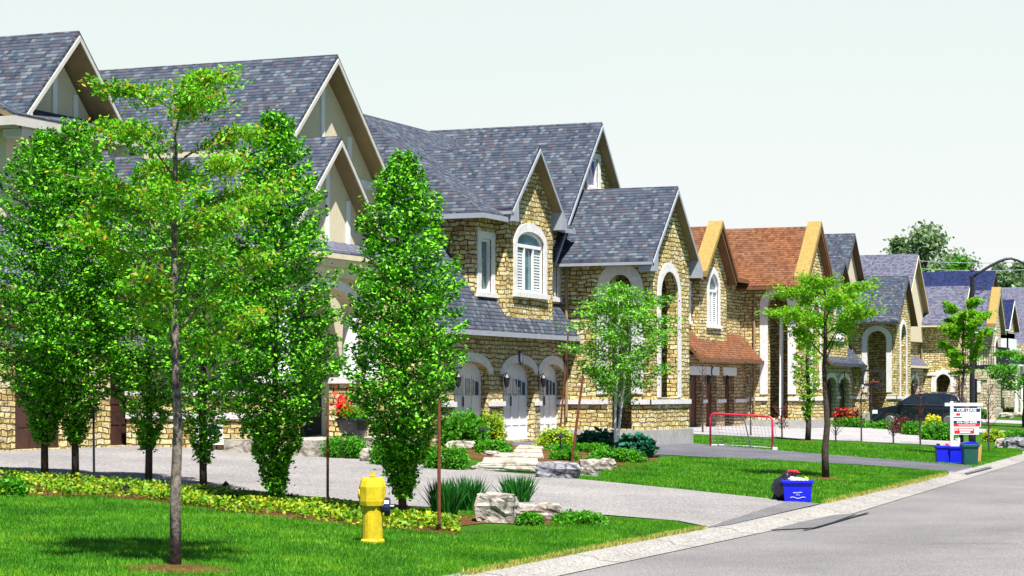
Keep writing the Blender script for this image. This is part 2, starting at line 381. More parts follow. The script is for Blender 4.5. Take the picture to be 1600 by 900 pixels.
def npmesh(name, verts, nper, mat, parent=None, loc=None):
    """many separate small faces of nper vertices each"""
    nf = len(verts) // nper
    me = bpy.data.meshes.new(name)
    org = np.array(origin(parent)) if parent is not None else np.array(loc if loc is not None else (0, 0, 0))
    v = (np.asarray(verts) - org).astype(np.float32)
    me.vertices.add(len(v)); me.vertices.foreach_set("co", v.ravel())
    me.loops.add(nf * nper); me.loops.foreach_set("vertex_index", np.arange(nf * nper, dtype=np.int32))
    me.polygons.add(nf); me.polygons.foreach_set("loop_start", np.arange(0, nf * nper, nper, dtype=np.int32))
    me.update(calc_edges=True); me.validate()
    me.materials.append(MAT[mat])
    o = bpy.data.objects.new(name, me); COL.objects.link(o)
    if parent is not None: o.parent = parent
    elif loc is not None: o.location = loc
    return o
def leaf_verts(P, size, rng, up=0.6, elong=0.55, axis=None):
    """a folded diamond leaf at each point; up: how much leaves face the sky"""
    n = len(P); P = np.asarray(P)
    nr = rng.normal(size=(n, 3)); nr /= np.linalg.norm(nr, axis=1, keepdims=True)
    nr = nr * (1 - up) + np.array([0, 0, 1.0]) * up; nr /= np.linalg.norm(nr, axis=1, keepdims=True) + 1e-9
    a = rng.normal(size=(n, 3)) if axis is None else axis + rng.normal(size=(n, 3)) * 0.5
    a -= nr * (a * nr).sum(1, keepdims=True); a /= np.linalg.norm(a, axis=1, keepdims=True) + 1e-9
    b = np.cross(nr, a); s = size * rng.uniform(0.6, 1.3, size=(n, 1))
    V = np.stack([P - a * s, P - b * s * elong, P + a * s, P + b * s * elong], 1)
    return V.reshape(-1, 3)
# ---------------------------------------------------------------- the ground, road and drives
def struct(mb, name, mat, **kw):
    o = mb.build(name, mat, None, **kw); o["kind"] = "structure"; return o
def frange(a, b, s):
    n = max(1, int(math.ceil((b - a) / s))); return [a + (b - a) * i / n for i in range(n + 1)]
def sheet(ts, xs, zf):
    mb = MB(); nx = len(xs)
    vs = [(x, YK(x) + t, zf(t)) for t in ts for x in xs]
    fs = [(j * nx + i, j * nx + i + 1, (j + 1) * nx + i + 1, (j + 1) * nx + i) for j in range(len(ts) - 1) for i in range(nx - 1)]
    return mb.add(vs, fs)
xs = frange(-300, 38.5, 12) + frange(38.5, 1200, 20)[1:]
struct(sheet([-600, -60, -10, -0.85, -0.8, -0.02, 0, 8.5, 17, 60, 200, 900], xs, lambda t: -0.12 if t < -0.82 else (0.1 * t if t < 0 else 0.045 * min(t, 17)) - (0.02 if t < 0 else 0)), "ground", "lawn")
struct(sheet([-9.3, -5, -0.78], xs, lambda t: -0.08 - 0.012 * abs(t + 5) / 4), "road", "asphalt")
kb = sheet([-0.80, -0.50, -0.42, -0.12, 0.02], xs, lambda t: {-0.80: -0.082, -0.50: -0.066, -0.42: -0.02, -0.12: 0.002, 0.02: 0.008}[t])
struct(kb, "kerb", "concrete")
far_kb = sheet([-10.2, -9.9, -9.3], xs, lambda t: {-10.2: 0.02, -9.9: 0.015, -9.3: -0.085}[t]); struct(far_kb, "far_kerb", "concrete")
def zoff(p, off): return (p[0], p[1], zt(p[0], p[1]) + off)
def ruled(A, B, off, nu=12, nv=6):
    """a sheet between two measured edges, laid on the terrain"""
    A = [G(*p) if len(p) == 2 else Vector(p) for p in A]; B = [G(*p) if len(p) == 2 else Vector(p) for p in B]
    mb = MB(); rows = []
    for i in range(len(A) - 1):
        for k in range(nu if i < len(A) - 2 else nu + 1):
            t = k / nu; a = A[i].lerp(A[i + 1], t); b = B[i].lerp(B[i + 1], t)
            rows.append([zoff(a.lerp(b, j / nv), off) for j in range(nv + 1)])
    vs = [p for r in rows for p in r]; m = nv + 1
    fs = [(i * m + j, (i + 1) * m + j, (i + 1) * m + j + 1, i * m + j + 1) for i in range(len(rows) - 1) for j in range(nv)]
    return mb.add(vs, fs)
struct(ruled([(1112, 826), (1060, 815), (950, 806), (620, 791), (500, 778), (150, 754), (0, 743), (-260, 730)],
             [(1282, 789), (1060, 765), (860, 745), (720, 733), (560, 717), (400, 703), (250, 690), (-60, 700)], 0.016), "driveway", "driveway_paving")
struct(ruled([(1104, 826.5), (1140, 822)], [(1235, 784), (1282, 789)], 0.024), "driveway_apron", "apron_mat")
struct(ruled([(1512, 741), (1350, 727), (1030, 711), (900, 702), (800, 697)], [(1552, 731), (1350, 715.5), (1080, 693), (960, 688), (800, 686)], 0.016), "driveway_strip", "asphalt_drive")
struct(ruled([(1520, 701), (1460, 696), (1300, 688), (1090, 679), (1075, 678)], [(1500, 686), (1440, 676), (1300, 664), (1090, 655), (1075, 654)], 0.016), "pale_driveway", "concrete_drive")
struct(ruled([(1900, 700), (1600, 682), (1528, 676)], [(1900, 692), (1600, 676), (1528, 670)], 0.02), "far_footpath", "concrete_drive")
struct(ruled([(1900, 682), (1600, 663), (1528, 660)], [(1900, 676), (1600, 658), (1528, 655)], 0.02), "far_pale_driveway", "concrete_drive")
# flagstone walk in front of the second house
# tar seam and litter on the road
mb = MB()
def roadpt(px, py, off=0.008):
    r = (px - 800) / 3400; d = (CH + 0.085) / ((py - 612) / 3400); return Vector((d * (CT + r * ST), d * (ST - r * CT), -0.083 + off))
for pts, wd in (([(1256, 829), (1275, 825), (1320, 812), (1357, 802)], 0.032), ([(1206, 831), (1232, 829), (1258, 830)], 0.010), ([(1440, 851), (1520, 850), (1592, 851)], 0.012)):
    P = [roadpt(*p, off=0.012) for p in pts]
    for a, b in zip(P[:-1], P[1:]):
        n_ = Vector((-(b - a).y, (b - a).x, 0)).normalized() * wd
        mb.add([a - n_, b - n_, b + n_, a + n_], [(0, 1, 2, 3)])
o = struct(mb, "road_marking", "tar")
P = [roadpt(1203, 829), roadpt(1290, 806), roadpt(1340, 803), roadpt(1275, 825)]
struct(MB().add([p + Vector((0, 0, 0.001)) for p in P], [(0, 3, 2, 1)]), "road_patch", "apron_mat")
m = MB()                                   # joints across the kerb
for i in range(34):
    x = 14 + i * 3.05
    v = []
    for t, z in ((-0.80, -0.082), (-0.50, -0.066), (-0.42, -0.02), (-0.12, 0.002), (0.02, 0.008)): v += [(x - .010, YK(x) + t, z + .0015), (x + .010, YK(x) + t, z + .0015)]
    m.add(v, [(2 * j, 2 * j + 1, 2 * j + 3, 2 * j + 2) for j in range(4)])
struct(m, "kerb_joints", "tar")

# ---------------------------------------------------------------- house parts
def wall(mb, axis, at, outline, holes=(), th=0.3, out=-1):
    """a wall standing on plane X=at (axis 'X', drawn in Y,z) or Y=at (axis 'Y', drawn in X,z); `out` is the side its face looks to"""
    def P(a, z, dd):
        return Vector((at + dd, a, z)) if axis == 'X' else Vector((a, at + dd, z))
    loops = [list(outline)] + [list(h) for h in holes]
    flat = [p for l in loops for p in l]
    tris = tessellate_polygon([[Vector((p[0], p[1], 0)) for p in l] for l in loops])
    back = -out * th
    vs = [P(a, z, 0) for a, z in flat] + [P(a, z, back) for a, z in flat]; k = len(flat)
    fs = []
    want = Vector((out, 0, 0)) if axis == 'X' else Vector((0, out, 0))
    for t in tris:
        nn = (vs[t[1]] - vs[t[0]]).cross(vs[t[2]] - vs[t[0]])
        if nn.length < 1e-9: continue
        t = tuple(t) if nn.dot(want) > 0 else tuple(reversed(t))
        fs.append(t); fs.append(tuple(i + k for i in reversed(t)))
    o = 0
    for li, l in enumerate(loops):
        m = len(l)
        for i in range(m):
            fs.append((o + i, o + (i + 1) % m, o + (i + 1) % m + k, o + i + k))
        o += m
    mb.add(vs, fs)
def arch(a0, a1, z0, zs, rise, n=10, point=0.0):
    """outline of an opening: jambs to zs, then an arc rising by rise"""
    c, h = (a0 + a1) / 2, (a1 - a0) / 2
    pts = [(a0, z0), (a1, z0)]
    if rise < 0.01: return pts + [(a1, zs), (a0, zs)]
    for i in range(n + 1):
        t = math.pi * i / n; x = math.cos(t); z = math.sin(t)
        z = z * (1 - point) + (1 - abs(x)) * point
        pts.append((c + h * x, zs + rise * z))
    return pts
def rect(a0, a1, z0, z1): return [(a0, z0), (a1, z0), (a1, z1), (a0, z1)]
def recess(mb, axis, at, out, a0, a1, z0, z1, d, th=0.04):
    lo, hi = at - out * d, at - out * (d + th)
    if axis == 'X': mb.box((lo, a0, z0), (hi, a1, z1))
    else: mb.box((a0, lo, z0), (a1, hi, z1))
def bar(mb, axis, at, out, a0, a1, z0, z1, d0, d1):
    if axis == 'X': mb.box((at - out * d0, a0, z0), (at - out * d1, a1, z1))
    else: mb.box((a0, at - out * d0, z0), (a1, at - out * d1, z1))
def window(par, axis, at, out, a0, a1, z0, zs, rise, cols=2, trans=None, trim=0.18, glass="glass", shutter=False, sill=True, tr_mat="limestone", point=0.0, name="window"):
    """the window of a wall opening: limestone surround (with sill), frame, pane"""
    top = zs + rise
    o_in = arch(a0, a1, z0, zs, rise, 12, point); o_out = arch(a0 - trim, a1 + trim, z0 - 0.02, zs, rise + trim, 12, point)
    if rise < 0.01: o_out = rect(a0 - trim, a1 + trim, z0 - 0.02, zs + trim * .8)
    # frame
    fr = MB(); W = 0.07
    inner = arch(a0 + W, a1 - W, z0 + W, zs, max(0.0, rise - W) if rise > 0.01 else -W * 0 , 12, point)
    if rise < 0.01: inner = rect(a0 + W, a1 - W, z0 + W, zs - W)
    wall(fr, axis, at - out * 0.03, arch(a0 - .01, a1 + .01, z0 - .01, zs, rise + (.01 if rise > 0.01 else 0), 12, point), [inner], 0.08, out)
    for c in range(1, cols):
        a = a0 + (a1 - a0) * c / cols; zt_ = (trans if trans else zs)
        bar(fr, axis, at, out, a - 0.04, a + 0.04, z0 + W * .5, zt_ if rise > 0.01 else zs - W * .5, 0.035, 0.10)
    if trans: bar(fr, axis, at, out, a0 + .02, a1 - .02, trans - 0.05, trans + 0.05, 0.03, 0.104)
    f = fr.build(name, "white_trim", par)
    g = MB(); recess(g, axis, at, out, a0, a1, z0, top, 0.112, 0.03); g.build("pane", glass, f)
    if shutter:
        z = z0 + 0.1
        zz = (trans or zs) - 0.1
        for c in range(cols):
            s = MB()
            b0 = a0 + (a1 - a0) * c / cols + 0.06; b1 = a0 + (a1 - a0) * (c + 1) / cols - 0.06
            if c == cols // 2 and cols > 2: continue
            k = z
            while k < zz:
                bar(s, axis, at, out, b0, b1, k, k + 0.045, 0.075, 0.095); k += 0.085
            s.build("shutter", "white_trim", f)
    t = MB(); wall(t, axis, at + out * 0.035, o_out, [o_in], 0.06, out)
    if sill:
        bar(t, axis, at, out, a0 - trim - 0.05, a1 + trim + 0.05, z0 - 0.16, z0 - 0.022, -0.10, 0.05)
    t.build("window_surround", tr_mat, f)
    return f
def hole(a0, a1, z0, zs, rise, point=0.0): return arch(a0, a1, z0, zs, rise, 12, point)

def gable_roof(par, xc, half, za, slope, y0, y1, mat="shingles", trim="white_trim", soffit="soffit_tan", yr1=None, foot=True, rake_out=0.035, front=True, th=0.12, halfr=None):
    """a roof with its ridge running back from a street-facing gable"""
    hr = halfr or half
    r = MB(); s = MB(); f = MB()
    for sg, h in ((-1, half), (1, hr)):
        e = (xc + sg * h, za - slope * h)
        q = [(xc, y0, za), (xc, y1, za), (e[0], y1, e[1]), (e[0], y0, e[1])]
        if sg < 0: q = q[::-1]
        if sg > 0: q = q
        # orient upwards
        n_ = (Vector(q[1]) - Vector(q[0])).cross(Vector(q[2]) - Vector(q[0]))
        if n_.z < 0: q = q[::-1]
        r.slab(q, th)
        qi = [Vector(p) - Vector((0, -0.01 if p[1] == y0 else 0.0, th + 0.003)) for p in q]
        s.slab(qi, 0.10)
        if front:      # bargeboard on the rake
            d = 0.13
            p = [Vector((xc, y0 - rake_out, za - th)), Vector((e[0], y0 - rake_out, e[1] - th)), Vector((e[0], y0 - rake_out, e[1] - th - d)), Vector((xc, y0 - rake_out, za - th - d))]
            f.prism(p, (0, rake_out - 0.003, 0))
            # gutter along the eave
            f.box((e[0] - 0.10 if sg < 0 else e[0], y0 + 0.02, e[1] - th - 0.09), (e[0] if sg < 0 else e[0] + 0.10, y1, e[1] - th))
            if foot:   # eave return
                fx = xc + sg * (h - 0.42)
                p = [Vector((e[0], y0 - rake_out - .004, e[1] - th - 0.04)), Vector((fx, y0 - rake_out - .004, e[1] - th + 0.38 * slope - .1)), Vector((fx, y0 - rake_out - .004, e[1] - th - 0.28)), Vector((e[0], y0 - rake_out - .004, e[1] - th - 0.28))]
                f.prism(p, (0, 0.5, 0))
    ro = r.build("roof", mat, par)
    s.build("soffit", soffit, ro)
    if front: f.build("bargeboard", trim, ro)
    return ro
def hip_poly(par, polys, mat, soffit="soffit_tan", th=0.06):
    r = MB(); s = MB()
    for q in polys:
        n_ = (Vector(q[1]) - Vector(q[0])).cross(Vector(q[2]) - Vector(q[0]))
        if n_.z < 0: q = q[::-1]
        r.slab(q, th); s.slab([Vector(p) - Vector((0, 0, th + .004)) for p in q], 0.12)
    ro = r.build("roof", mat, par); s.build("soffit", soffit, ro); return ro

def garage(par, y, x0, x1, zf, zs, rise, mat="door_white", panes=True, rec=0.26, surround="limestone", hdr=0.26):
    """one garage door set back in its opening (the wall has the hole): leaf, panels, panes, stone arch"""
    d = MB(); top = zs + rise
    d.box((x0, y + rec, zf), (x1, y + rec + 0.08, top))
    h = (zs - zf)
    for i in range(4):       # raised rails between sections
        z = zf + h * (i + 1) / 4.6
        d.box((x0, y + rec - 0.012, z), (x1, y + rec - 0.003, z + 0.03))
    n = 4
    for i in range(n + 1):
        x = x0 + (x1 - x0) * i / n
        d.box((max(x0, x - 0.05), y + rec - 0.02, zf), (min(x1, x + 0.05), y + rec - 0.004, zs - 0.05))
    o = d.build("garage_door", mat, par)
    if panes:
        for half in (0, 1):
            xa = x0 + (x1 - x0) * (0.07 + 0.47 * half); xb = xa + (x1 - x0) * 0.39
            g = MB(); c0 = zs - 0.62; c1 = zs - 0.14
            cx = (x0 + x1) / 2
            k = 8; pts = [(xa, c0), (xb, c0)]
            for i in range(k + 1):
                x = xb + (xa - xb) * i / k; pts.append((x, c1 - 0.16 * ((x - cx) / ((x1 - x0) / 2)) ** 2))
            g.prism([Vector((x, y + rec - 0.022, z)) for x, z in pts], (0, 0.012, 0))
            p = g.build("pane", "glass", o)
            b = MB()
            for i in (1, 2): 
                x = xa + (xb - xa) * i / 3; b.box((x - 0.02, y + rec - 0.03, c0), (x + 0.02, y + rec - 0.024, c1 - 0.02))
            b.each("glazing_bar", mat, o)
        hd = MB(); hx = x0 + (x1 - x0) * 0.45
        hd.box((hx, y + rec - 0.05, zf + 1.0), (hx + 0.04, y + rec - 0.02, zf + 1.28)); hd.build("handle", "black_metal", o)
    if surround:
        t = MB()
        if rise > 0.01:
            A = arch(x0, x1, zs - 0.03, zs, rise, 14)[2:]; Bo = arch(x0 - 0.28, x1 + 0.28, zs, zs + 0.0, rise + hdr, 14)[2:]
            out = list(Bo) + list(reversed(A)); 
            wall(t, 'Y', y - 0.035, [(a, z) for a, z in out], [], 0.05, -1)
        else:
            t.box((x0 - 0.3, y - 0.03, zs + 0.005), (x1 + 0.3, y + 0.05, zs + hdr + 0.1))
        t.build("door_surround", surround, o)
    return o
def lantern(par, x, y, z, s=1.0):
    m = MB()
    m.box((x - .02, y - .02, z - .05), (x + .02, y + .0, z + .3)); m.tube([(x, y, z + .3), (x, y - .16, z + .38), (x, y - .16, z + .3)], .014, 6)
    m.lathe((x, y - .16, z), [(0.03, -0.04), (0.06, 0.0), (0.10, 0.24), (0.05, 0.30), (0.0, 0.36)], 6)
    return m.build("lantern", "black_metal", par)

def house(name, label, p):
    zf = p['zf']; st = p.get('stone', 'stone'); rf = p.get('roof', 'shingles'); tr = p.get('trim', 'limestone'); sf = p.get('soffit', 'soffit_tan'); bt = p.get('barge', 'trim_grey')
    base = (p['px0'], p['uy'], zf - 0.6)
    H = empty(name, base, label, "house", "stone houses along the street")
    zb = zf - 0.7
    # ---- garage storey
    gy, gx0, px0, px1, py = p['gy'], p['gx0'], p['px0'], p['px1'], p['py']
    zs, rise = p['gz'], p['grise']
    kz = p['skirt_z']; uy = p['uy']; uz = p['uz']
    m = MB(); wall(m, 'Y', gy, rect(gx0, px0, zb, kz + 0.1), [hole(a + .0, b, zb + .01 + 0.69 if False else zf, zs, rise) for a, b in p['doors']], 0.4)
    m.build("garage_wall", p.get('stone2', 'stone_small'), H)
    m = MB(); wall(m, 'X', gx0, rect(gy + .4, gy + 9, zb, kz + .1), [], 0.3); m.build("side_wall", st, H)
    for a, b in p['doors']:
        garage(H, gy, a, b, zf, zs, rise, p.get('door', 'door_white'), p.get('panes', True), surround=tr)
        lantern(H, a - 0.18, gy - .02, zs - 0.35)
    # plaque over the middle door
    a, b = p['doors'][len(p['doors']) // 2]; cx = (a + b) / 2; zc = zs + rise + 0.16
    m = MB(); m.prism([Vector((cx + .16 * math.cos(t), gy - .06, zc + .22 * math.sin(t))) for t in [i * math.pi / 8 for i in range(16)]], (0, .02, 0))
    q = m.build("house_plaque", "sign_navy", H)
    m = MB(); m.prism([Vector((cx + .08 * math.cos(t), gy - .075, zc + .14 * math.sin(t))) for t in [i * math.pi / 8 for i in range(16)]], (0, .012, 0)); m.build("plaque_face", "paper_white", q)
    # pier caps
    m = MB(); edges = [gx0] + [v for d in p['doors'] for v in d] + [px0]
    for i in range(0, len(edges), 2):
        if edges[i + 1] - edges[i] > 0.12: m.box((edges[i] + .01, gy - .08, zf + 1.0), (edges[i + 1] - .01, gy + .1, zf + 1.14))
    m.each("stone_band", tr, H)
    # ---- skirt roof over the garages
    sl = p['skirt_slope']; ey = gy - p.get('eo', 0.27)
    ytop = uy + .02
    x_w = p['ux0']
    polys = [[(x_w - .0, ey, kz), (px0 - .005, ey, kz), (px0 - .005, ytop, kz + sl * (ytop - ey)), (x_w, ytop, kz + sl * (ytop - ey))]]
    yl = uy + p.get('skirt_back', 1.3)
    polys.append([(gx0 - 0.4, ey, kz), (x_w - .004, ey, kz), (x_w - .004, yl, kz + sl * (yl - ey)), (gx0 - 0.4, yl, kz + sl * (yl - ey))])
    hip_poly(H, polys, rf, sf)
    m = MB(); m.box((gx0 - .4, ey - .10, kz - .19), (px0 - .01, ey - .006, kz - .05)); m.each("gutter", bt, H)
    # ---- upper storey
    bx0, bx1, by = p['bx0'], p['bx1'], p['by']
    wins = p.get('uwins', [])
    m = MB(); wall(m, 'Y', uy, rect(x_w, px0, kz + .1, uz), [hole(a, b, c, d, 0) for a, b, c, d in wins], 0.3)
    wall(m, 'X', x_w, rect(uy + .3, uy + 10, kz - 2, uz), [], 0.3)
    m.each("upper_wall", st, H)
    for a, b, c, d in wins: window(H, 'Y', uy, -1, a, b, c, d, 0, 1, trim=0.26, tr_mat=tr, glass=p.get('glass', 'glass_teal'))
    # bay with its gable
    cx = (bx0 + bx1) / 2; bh = (bx1 - bx0) / 2; bza, bsl = p['bza'], p['bsl']
    ov = 0.30; zw = bza - 0.18 - bsl * bh
    wa = p['bwin']        # half width, z0, spring, rise, transom
    zbb = kz + sl * (by - ey) - 0.3
    ol = [(bx0, zbb), (bx1, zbb), (bx1, zw), (cx, bza - .18), (bx0, zw)]
    m = MB(); wall(m, 'Y', by, ol, [hole(cx - wa[0], cx + wa[0], wa[1], wa[2], wa[3], p.get('wpoint', 0))], max(0.2, uy - by + .05))
    m.build("bay_wall", st, H)
    window(H, 'Y', by, -1, cx - wa[0], cx + wa[0], wa[1], wa[2], wa[3], p.get('bcols', 3), wa[4], trim=0.26, tr_mat=tr, glass="glass_teal", shutter=True, point=p.get('wpoint', 0))
    gable_roof(H, cx, bh + ov, bza, bsl, by - 0.32, p['by1'], rf, bt, sf, foot=p.get('foot', True))
    # ---- hip roof over the upper storey
    if 'hip' in p:
        ex0, ez, rx0, rx1, ry, rz, dx = p['hip']
        ya = uy - 0.45
        A = (ex0, ya, ez); B = (rx0, ry, rz); C = (rx1, ry, rz); Dd = (dx, ya, ez); E = (ex0, ry + 7, ez)
        zp = lambda y: ez + (rz - ez) * (y - ya) / (ry - ya); ym = by + .12; q0, q1 = bx0 + .0, bx1 - .0
        if q0 < rx0:
            t = (q0 - ex0) / (rx0 - ex0); yh = ya + t * (ry - ya); Lp = [A, (q0, ya, ez), (q0, yh, zp(yh))]; Mp = [(q0, max(ym, ya), zp(max(ym, ya))), (q1, max(ym, ya), zp(max(ym, ya))), (q1, ry, rz), B, (q0, yh, zp(yh))]
        else:
            Lp = [A, (q0, ya, ez), (q0, ry, rz), B]; Mp = [(q0, ym, zp(ym)), (q1, ym, zp(ym)), (q1, ry, rz), (q0, ry, rz)]
        hip_poly(H, [[A, B, E], Lp, Mp, [(q1, ya, ez), Dd, C, (q1, ry, rz)]], rf, sf)
        m = MB(); m.box((ex0 - .10, ya, ez - .2), (ex0 - .004, ry + 7, ez - .06)); m.box((ex0 - .10, ya - .10, ez - .2), (bx0 - ov * .5, ya - .004, ez - .06))
        m.box((bx1 + ov * .5, ya - .10, ez - .2), (dx, ya - .004, ez - .06)); m.each("gutter", bt, H)
    # ---- main gable
    if 'mx' in p:
        mx, my, mz, mh, ms = p['mx'], p['my'], p['mz'], p['mh'], p['ms']
        wz = p.get('mwin')
        hl = [hole(mx - wz[0], mx + wz[0], wz[1], wz[2], wz[3])] if wz else []
        m = MB(); wall(m, 'Y', my + .32, [(mx - mh + .3, 5.2), (mx + mh - .3, 5.2), (mx + mh - .3, mz - ms * (mh - .3) - .2), (mx, mz - .2), (mx - mh + .3, mz - ms * (mh - .3) - .2)], hl, 0.3)
        m.build("gable_wall", p.get('mstone', st), H)
        if wz: window(H, 'Y', my + .32, -1, mx - wz[0], mx + wz[0], wz[1], wz[2], wz[3], 1, trim=0.22, tr_mat=tr, glass="glass_blue")
        gable_roof(H, mx, mh, mz, ms, my, p['my1'], rf, bt, sf, foot=False)
    # ---- projecting porch block
    pz, pa, psl = p['pez'], p['pza'], p['psl']; pc = (px0 + px1) / 2; ph = (px1 - px0) / 2
    so = p['sopen']      # y0,y1,z0,spring,rise
    fo = p['fopen']      # x0,x1,z0,spring,rise
    pt = p.get('ppoint', 0)
    m = MB(); wall(m, 'X', px0, rect(py + .352, p['pyb'], zb, pz), [hole(*so, pt)], 0.35)
    zz = pa - .2
    m.build("side_wall", st, H)
    m = MB(); wall(m, 'Y', py, [(px0, zb), (px1, zb), (px1, zz - psl * ph), (pc, zz), (px0, zz - psl * ph)], [hole(*fo, pt)], 0.35)
    m.build("front_wall", st, H)
    m = MB(); wall(m, 'X', px1, rect(py + .36, p['pyb'] + 2, zb, pz), [], 0.35, 1); wall(m, 'Y', p['pyb'], rect(px0 + .36, px1 - .36, zb, pz), [], 0.3)
    m.each("inner_wall", st, H)
    m = MB(); m.box((px0 + .5, p['pyb'] - .06, zf + .3), (px0 + 1.8, p['pyb'] - .003, zf + 2.6)); m.build("front_door", "door_darkbrown", H)
    m = MB(); m.box((px0 + .36, py + .36, pz - .4), (px1 - .36, p['pyb'] - .01, pz - .3)); m.build("porch_ceiling", "soffit_tan", H)
    w_ = p.get('swid', 0.38)
    for ax, at, oo in (('X', px0, so), ('Y', py, fo)):
        t = MB(); a0, a1, z0, zsp, rs = oo; ww = w_ if ax == 'X' else w_ * .75
        wall(t, ax, at - 0.04, arch(a0 - ww, a1 + ww, max(z0, zf + 1.35) if ax == 'X' else z0 + .02, zsp, rs + ww, 12, pt), [hole(*oo, pt)] if ax == 'Y' else [], 0.05) if ax == 'Y' else \
            wall(t, ax, at - 0.04, arch(a0 - ww, a1 + ww, zf + 1.35, zsp, rs + ww, 12, pt)[2:] + [(a0 - ww, zf + 1.35), (a0 - .001, zf + 1.35)] + [q for q in reversed(arch(a0, a1, zf + 1.35, zsp, rs, 12, pt)[2:])] + [(a1, zf + 1.35), (a1 + ww, zf + 1.35)], [], 0.05)
        t.build("arch_surround", tr, H)
    b = MB(); zc = p.get('band', 1.8)
    for a0, a1 in ((py - .05, so[0] - .01), (so[1] + .01, gy + .3)): b.box((px0 - .07, a0, zc - .09), (px0 - .003, a1, zc + .06))
    b.box((px0 - .07, py - .07, zc - .09), (px1 + .02, py - .003, zc + .06)); b.each("stone_band", tr, H)
    m = MB(); m.box((px0 - .14, py - .12, zf - .6), (px1 + .06, p['pyb'] + .2, zf + .24)); m.build("porch_step", "slab_concrete", H)
    if p.get('column'):
        m = MB(); yc = so[1] - .0; m.lathe((px0 + .25 + .3, (so[0] + so[1]) / 2, zf + .26), [(.14, 0), (.14, .1), (.10, .14), (.09, 4.6), (.13, 4.7), (.13, 4.8)], 14); m.build("column", "white_trim", H, smooth=True)
    gable_roof(H, pc, ph + .52, pa, psl, py - .25, p['py1'], rf, bt, sf, foot=p.get('foot', True))
    m = MB(); ydp = p.get('dpy', uy - .2); m.tube([(px0 - .07, ydp, pz - .3), (px0 - .07, ydp, 1.3)], .05, 8); m.build("downspout", p.get('dpm', 'soffit_tan'), H)
    # yellow-clad raised gable copings
    for (cx_, h_, za_, s_, y_) in p.get('coping', []):
        for sg in (-1, 1):
            e = (cx_ + sg * h_, za_ - s_ * h_)
            q = [(cx_, y_, za_ + .22), (e[0] - 0.0, y_, e[1] + .22), (e[0], y_ + .62, e[1] + .22), (cx_, y_ + .62, za_ + .22)]
            n_ = (Vector(q[1]) - Vector(q[0])).cross(Vector(q[2]) - Vector(q[0]))
            if n_.z < 0: q = q[::-1]
            MB().slab(q, 0.24).build("gable_coping", "parapet_yellow" if sg < 0 else "soffit_brown", H)
    return H

# ---- the second house, stone with grey roofs
h2 = dict(zf=.68, gy=24.85, gx0=53.2, px0=63.3, px1=67.1, py=22.0, pyb=25.1, py1=26.5, gz=2.62, grise=.33,
          doors=[(55.0, 57.35), (58.45, 60.85), (61.3, 63.25)], skirt_z=3.86, skirt_slope=1.6, eo=.45, uy=25.0, uz=7.1, ux0=56.7,
          uwins=[(57.12, 57.86, 4.98, 6.5), (62.55, 63.05, 5.05, 6.6)], bx0=58.2, bx1=61.85, by=24.66, bza=9.45, bsl=.95, by1=28.2,
          bwin=(1.04, 5.05, 6.5, .36, 6.42), hip=(56.2, 7.2, 58.9, 66.5, 30, 10.6, 63.25),
          mx=66.55, my=24.8, mz=10.9, mh=4.2, ms=1.12, my1=31, mwin=(.43, 8.78, 9.72, .0),
          pez=6.35, pza=8.58, psl=.99, sopen=(22.62, 23.38, .95, 5.3, .42), fopen=(64.2, 65.9, 1.9, 5.1, .78), band=1.8, swid=.38, dpy=24.75)
house("stone_house", "stone house with three white arched garage doors and grey roofs, behind the birch", h2)
# ---- the third house, brown roofs with yellow gable copings
h3 = dict(zf=.64, gy=27.5, gx0=83.4, px0=91.8, px1=95.6, py=24.9, pyb=27.9, py1=33, gz=2.78, grise=0,
          doors=[(83.6, 85.5), (86.1, 87.55), (88.7, 90.05)], skirt_z=3.5, skirt_slope=1.1, eo=.75, uy=27.75, uz=6.9, ux0=83.7,
          uwins=[(83.95, 84.5, 5.0, 6.4)], bx0=85.0, bx1=88.7, by=27.42, bza=9.0, bsl=1.0, by1=31,
          bwin=(.62, 4.9, 6.4, .62, 6.3), bcols=2, wpoint=.15, hip=(83.2, 7.0, 86.2, 93.5, 31.4, 9.4, 91.7), door="door_brown", panes=False,
          pez=7.0, pza=9.4, psl=1.1, sopen=(25.6, 26.5, .95, 5.9, .5), fopen=(93.2, 94.4, 2.2, 5.3, .8), band=1.8, swid=.36, column=True,
          roof="shingles_brown", soffit="soffit_brown", barge="soffit_brown", foot=False, dpy=27.1, dpm="soffit_tan", stone2="stone_red", ppoint=.2,
          coping=[(86.85, 2.2, 9.0, 1.0, 27.0), (93.7, 2.3, 9.4, 1.1, 24.6)])
house("stone_house", "stone house with brown shingle roofs and two yellow gable copings", h3)
# ---- the fourth house
h4 = dict(zf=.72, gy=28.8, gx0=109.6, px0=116.3, px1=119.8, py=26.4, pyb=29.2, py1=31, gz=2.55, grise=.3,
          doors=[(110.6, 112.6), (113.4, 115.4)], skirt_z=3.6, skirt_slope=1.0, eo=.7, uy=29.0, uz=6.5, ux0=109.9,
          uwins=[(114.2, 115.0, 4.9, 6.3)], bx0=109.9, bx1=113.5, by=28.4, bza=9.0, bsl=1.0, by1=32,
          bwin=(.7, 4.9, 6.2, .5, 6.1), hip=(109.4, 6.6, 112, 116, 33, 9.6, 116.2), door="door_darkbrown", panes=False,
          mx=116.0, my=28.6, mz=10.7, mh=4.4, ms=1.15, my1=33, mstone="stucco", pez=5.85, pza=8.45, psl=1.1,
          sopen=(26.95, 28.0, .95, 4.9, .5), fopen=(117.3, 118.6, 1.6, 5.0, .8), band=1.8, swid=.3, barge="fascia_dark", soffit="soffit_brown", foot=False, stone2="stone_pale")
house("stone_house", "stone house with grey roofs and arched dark garage doors, behind the lime green tree", h4)
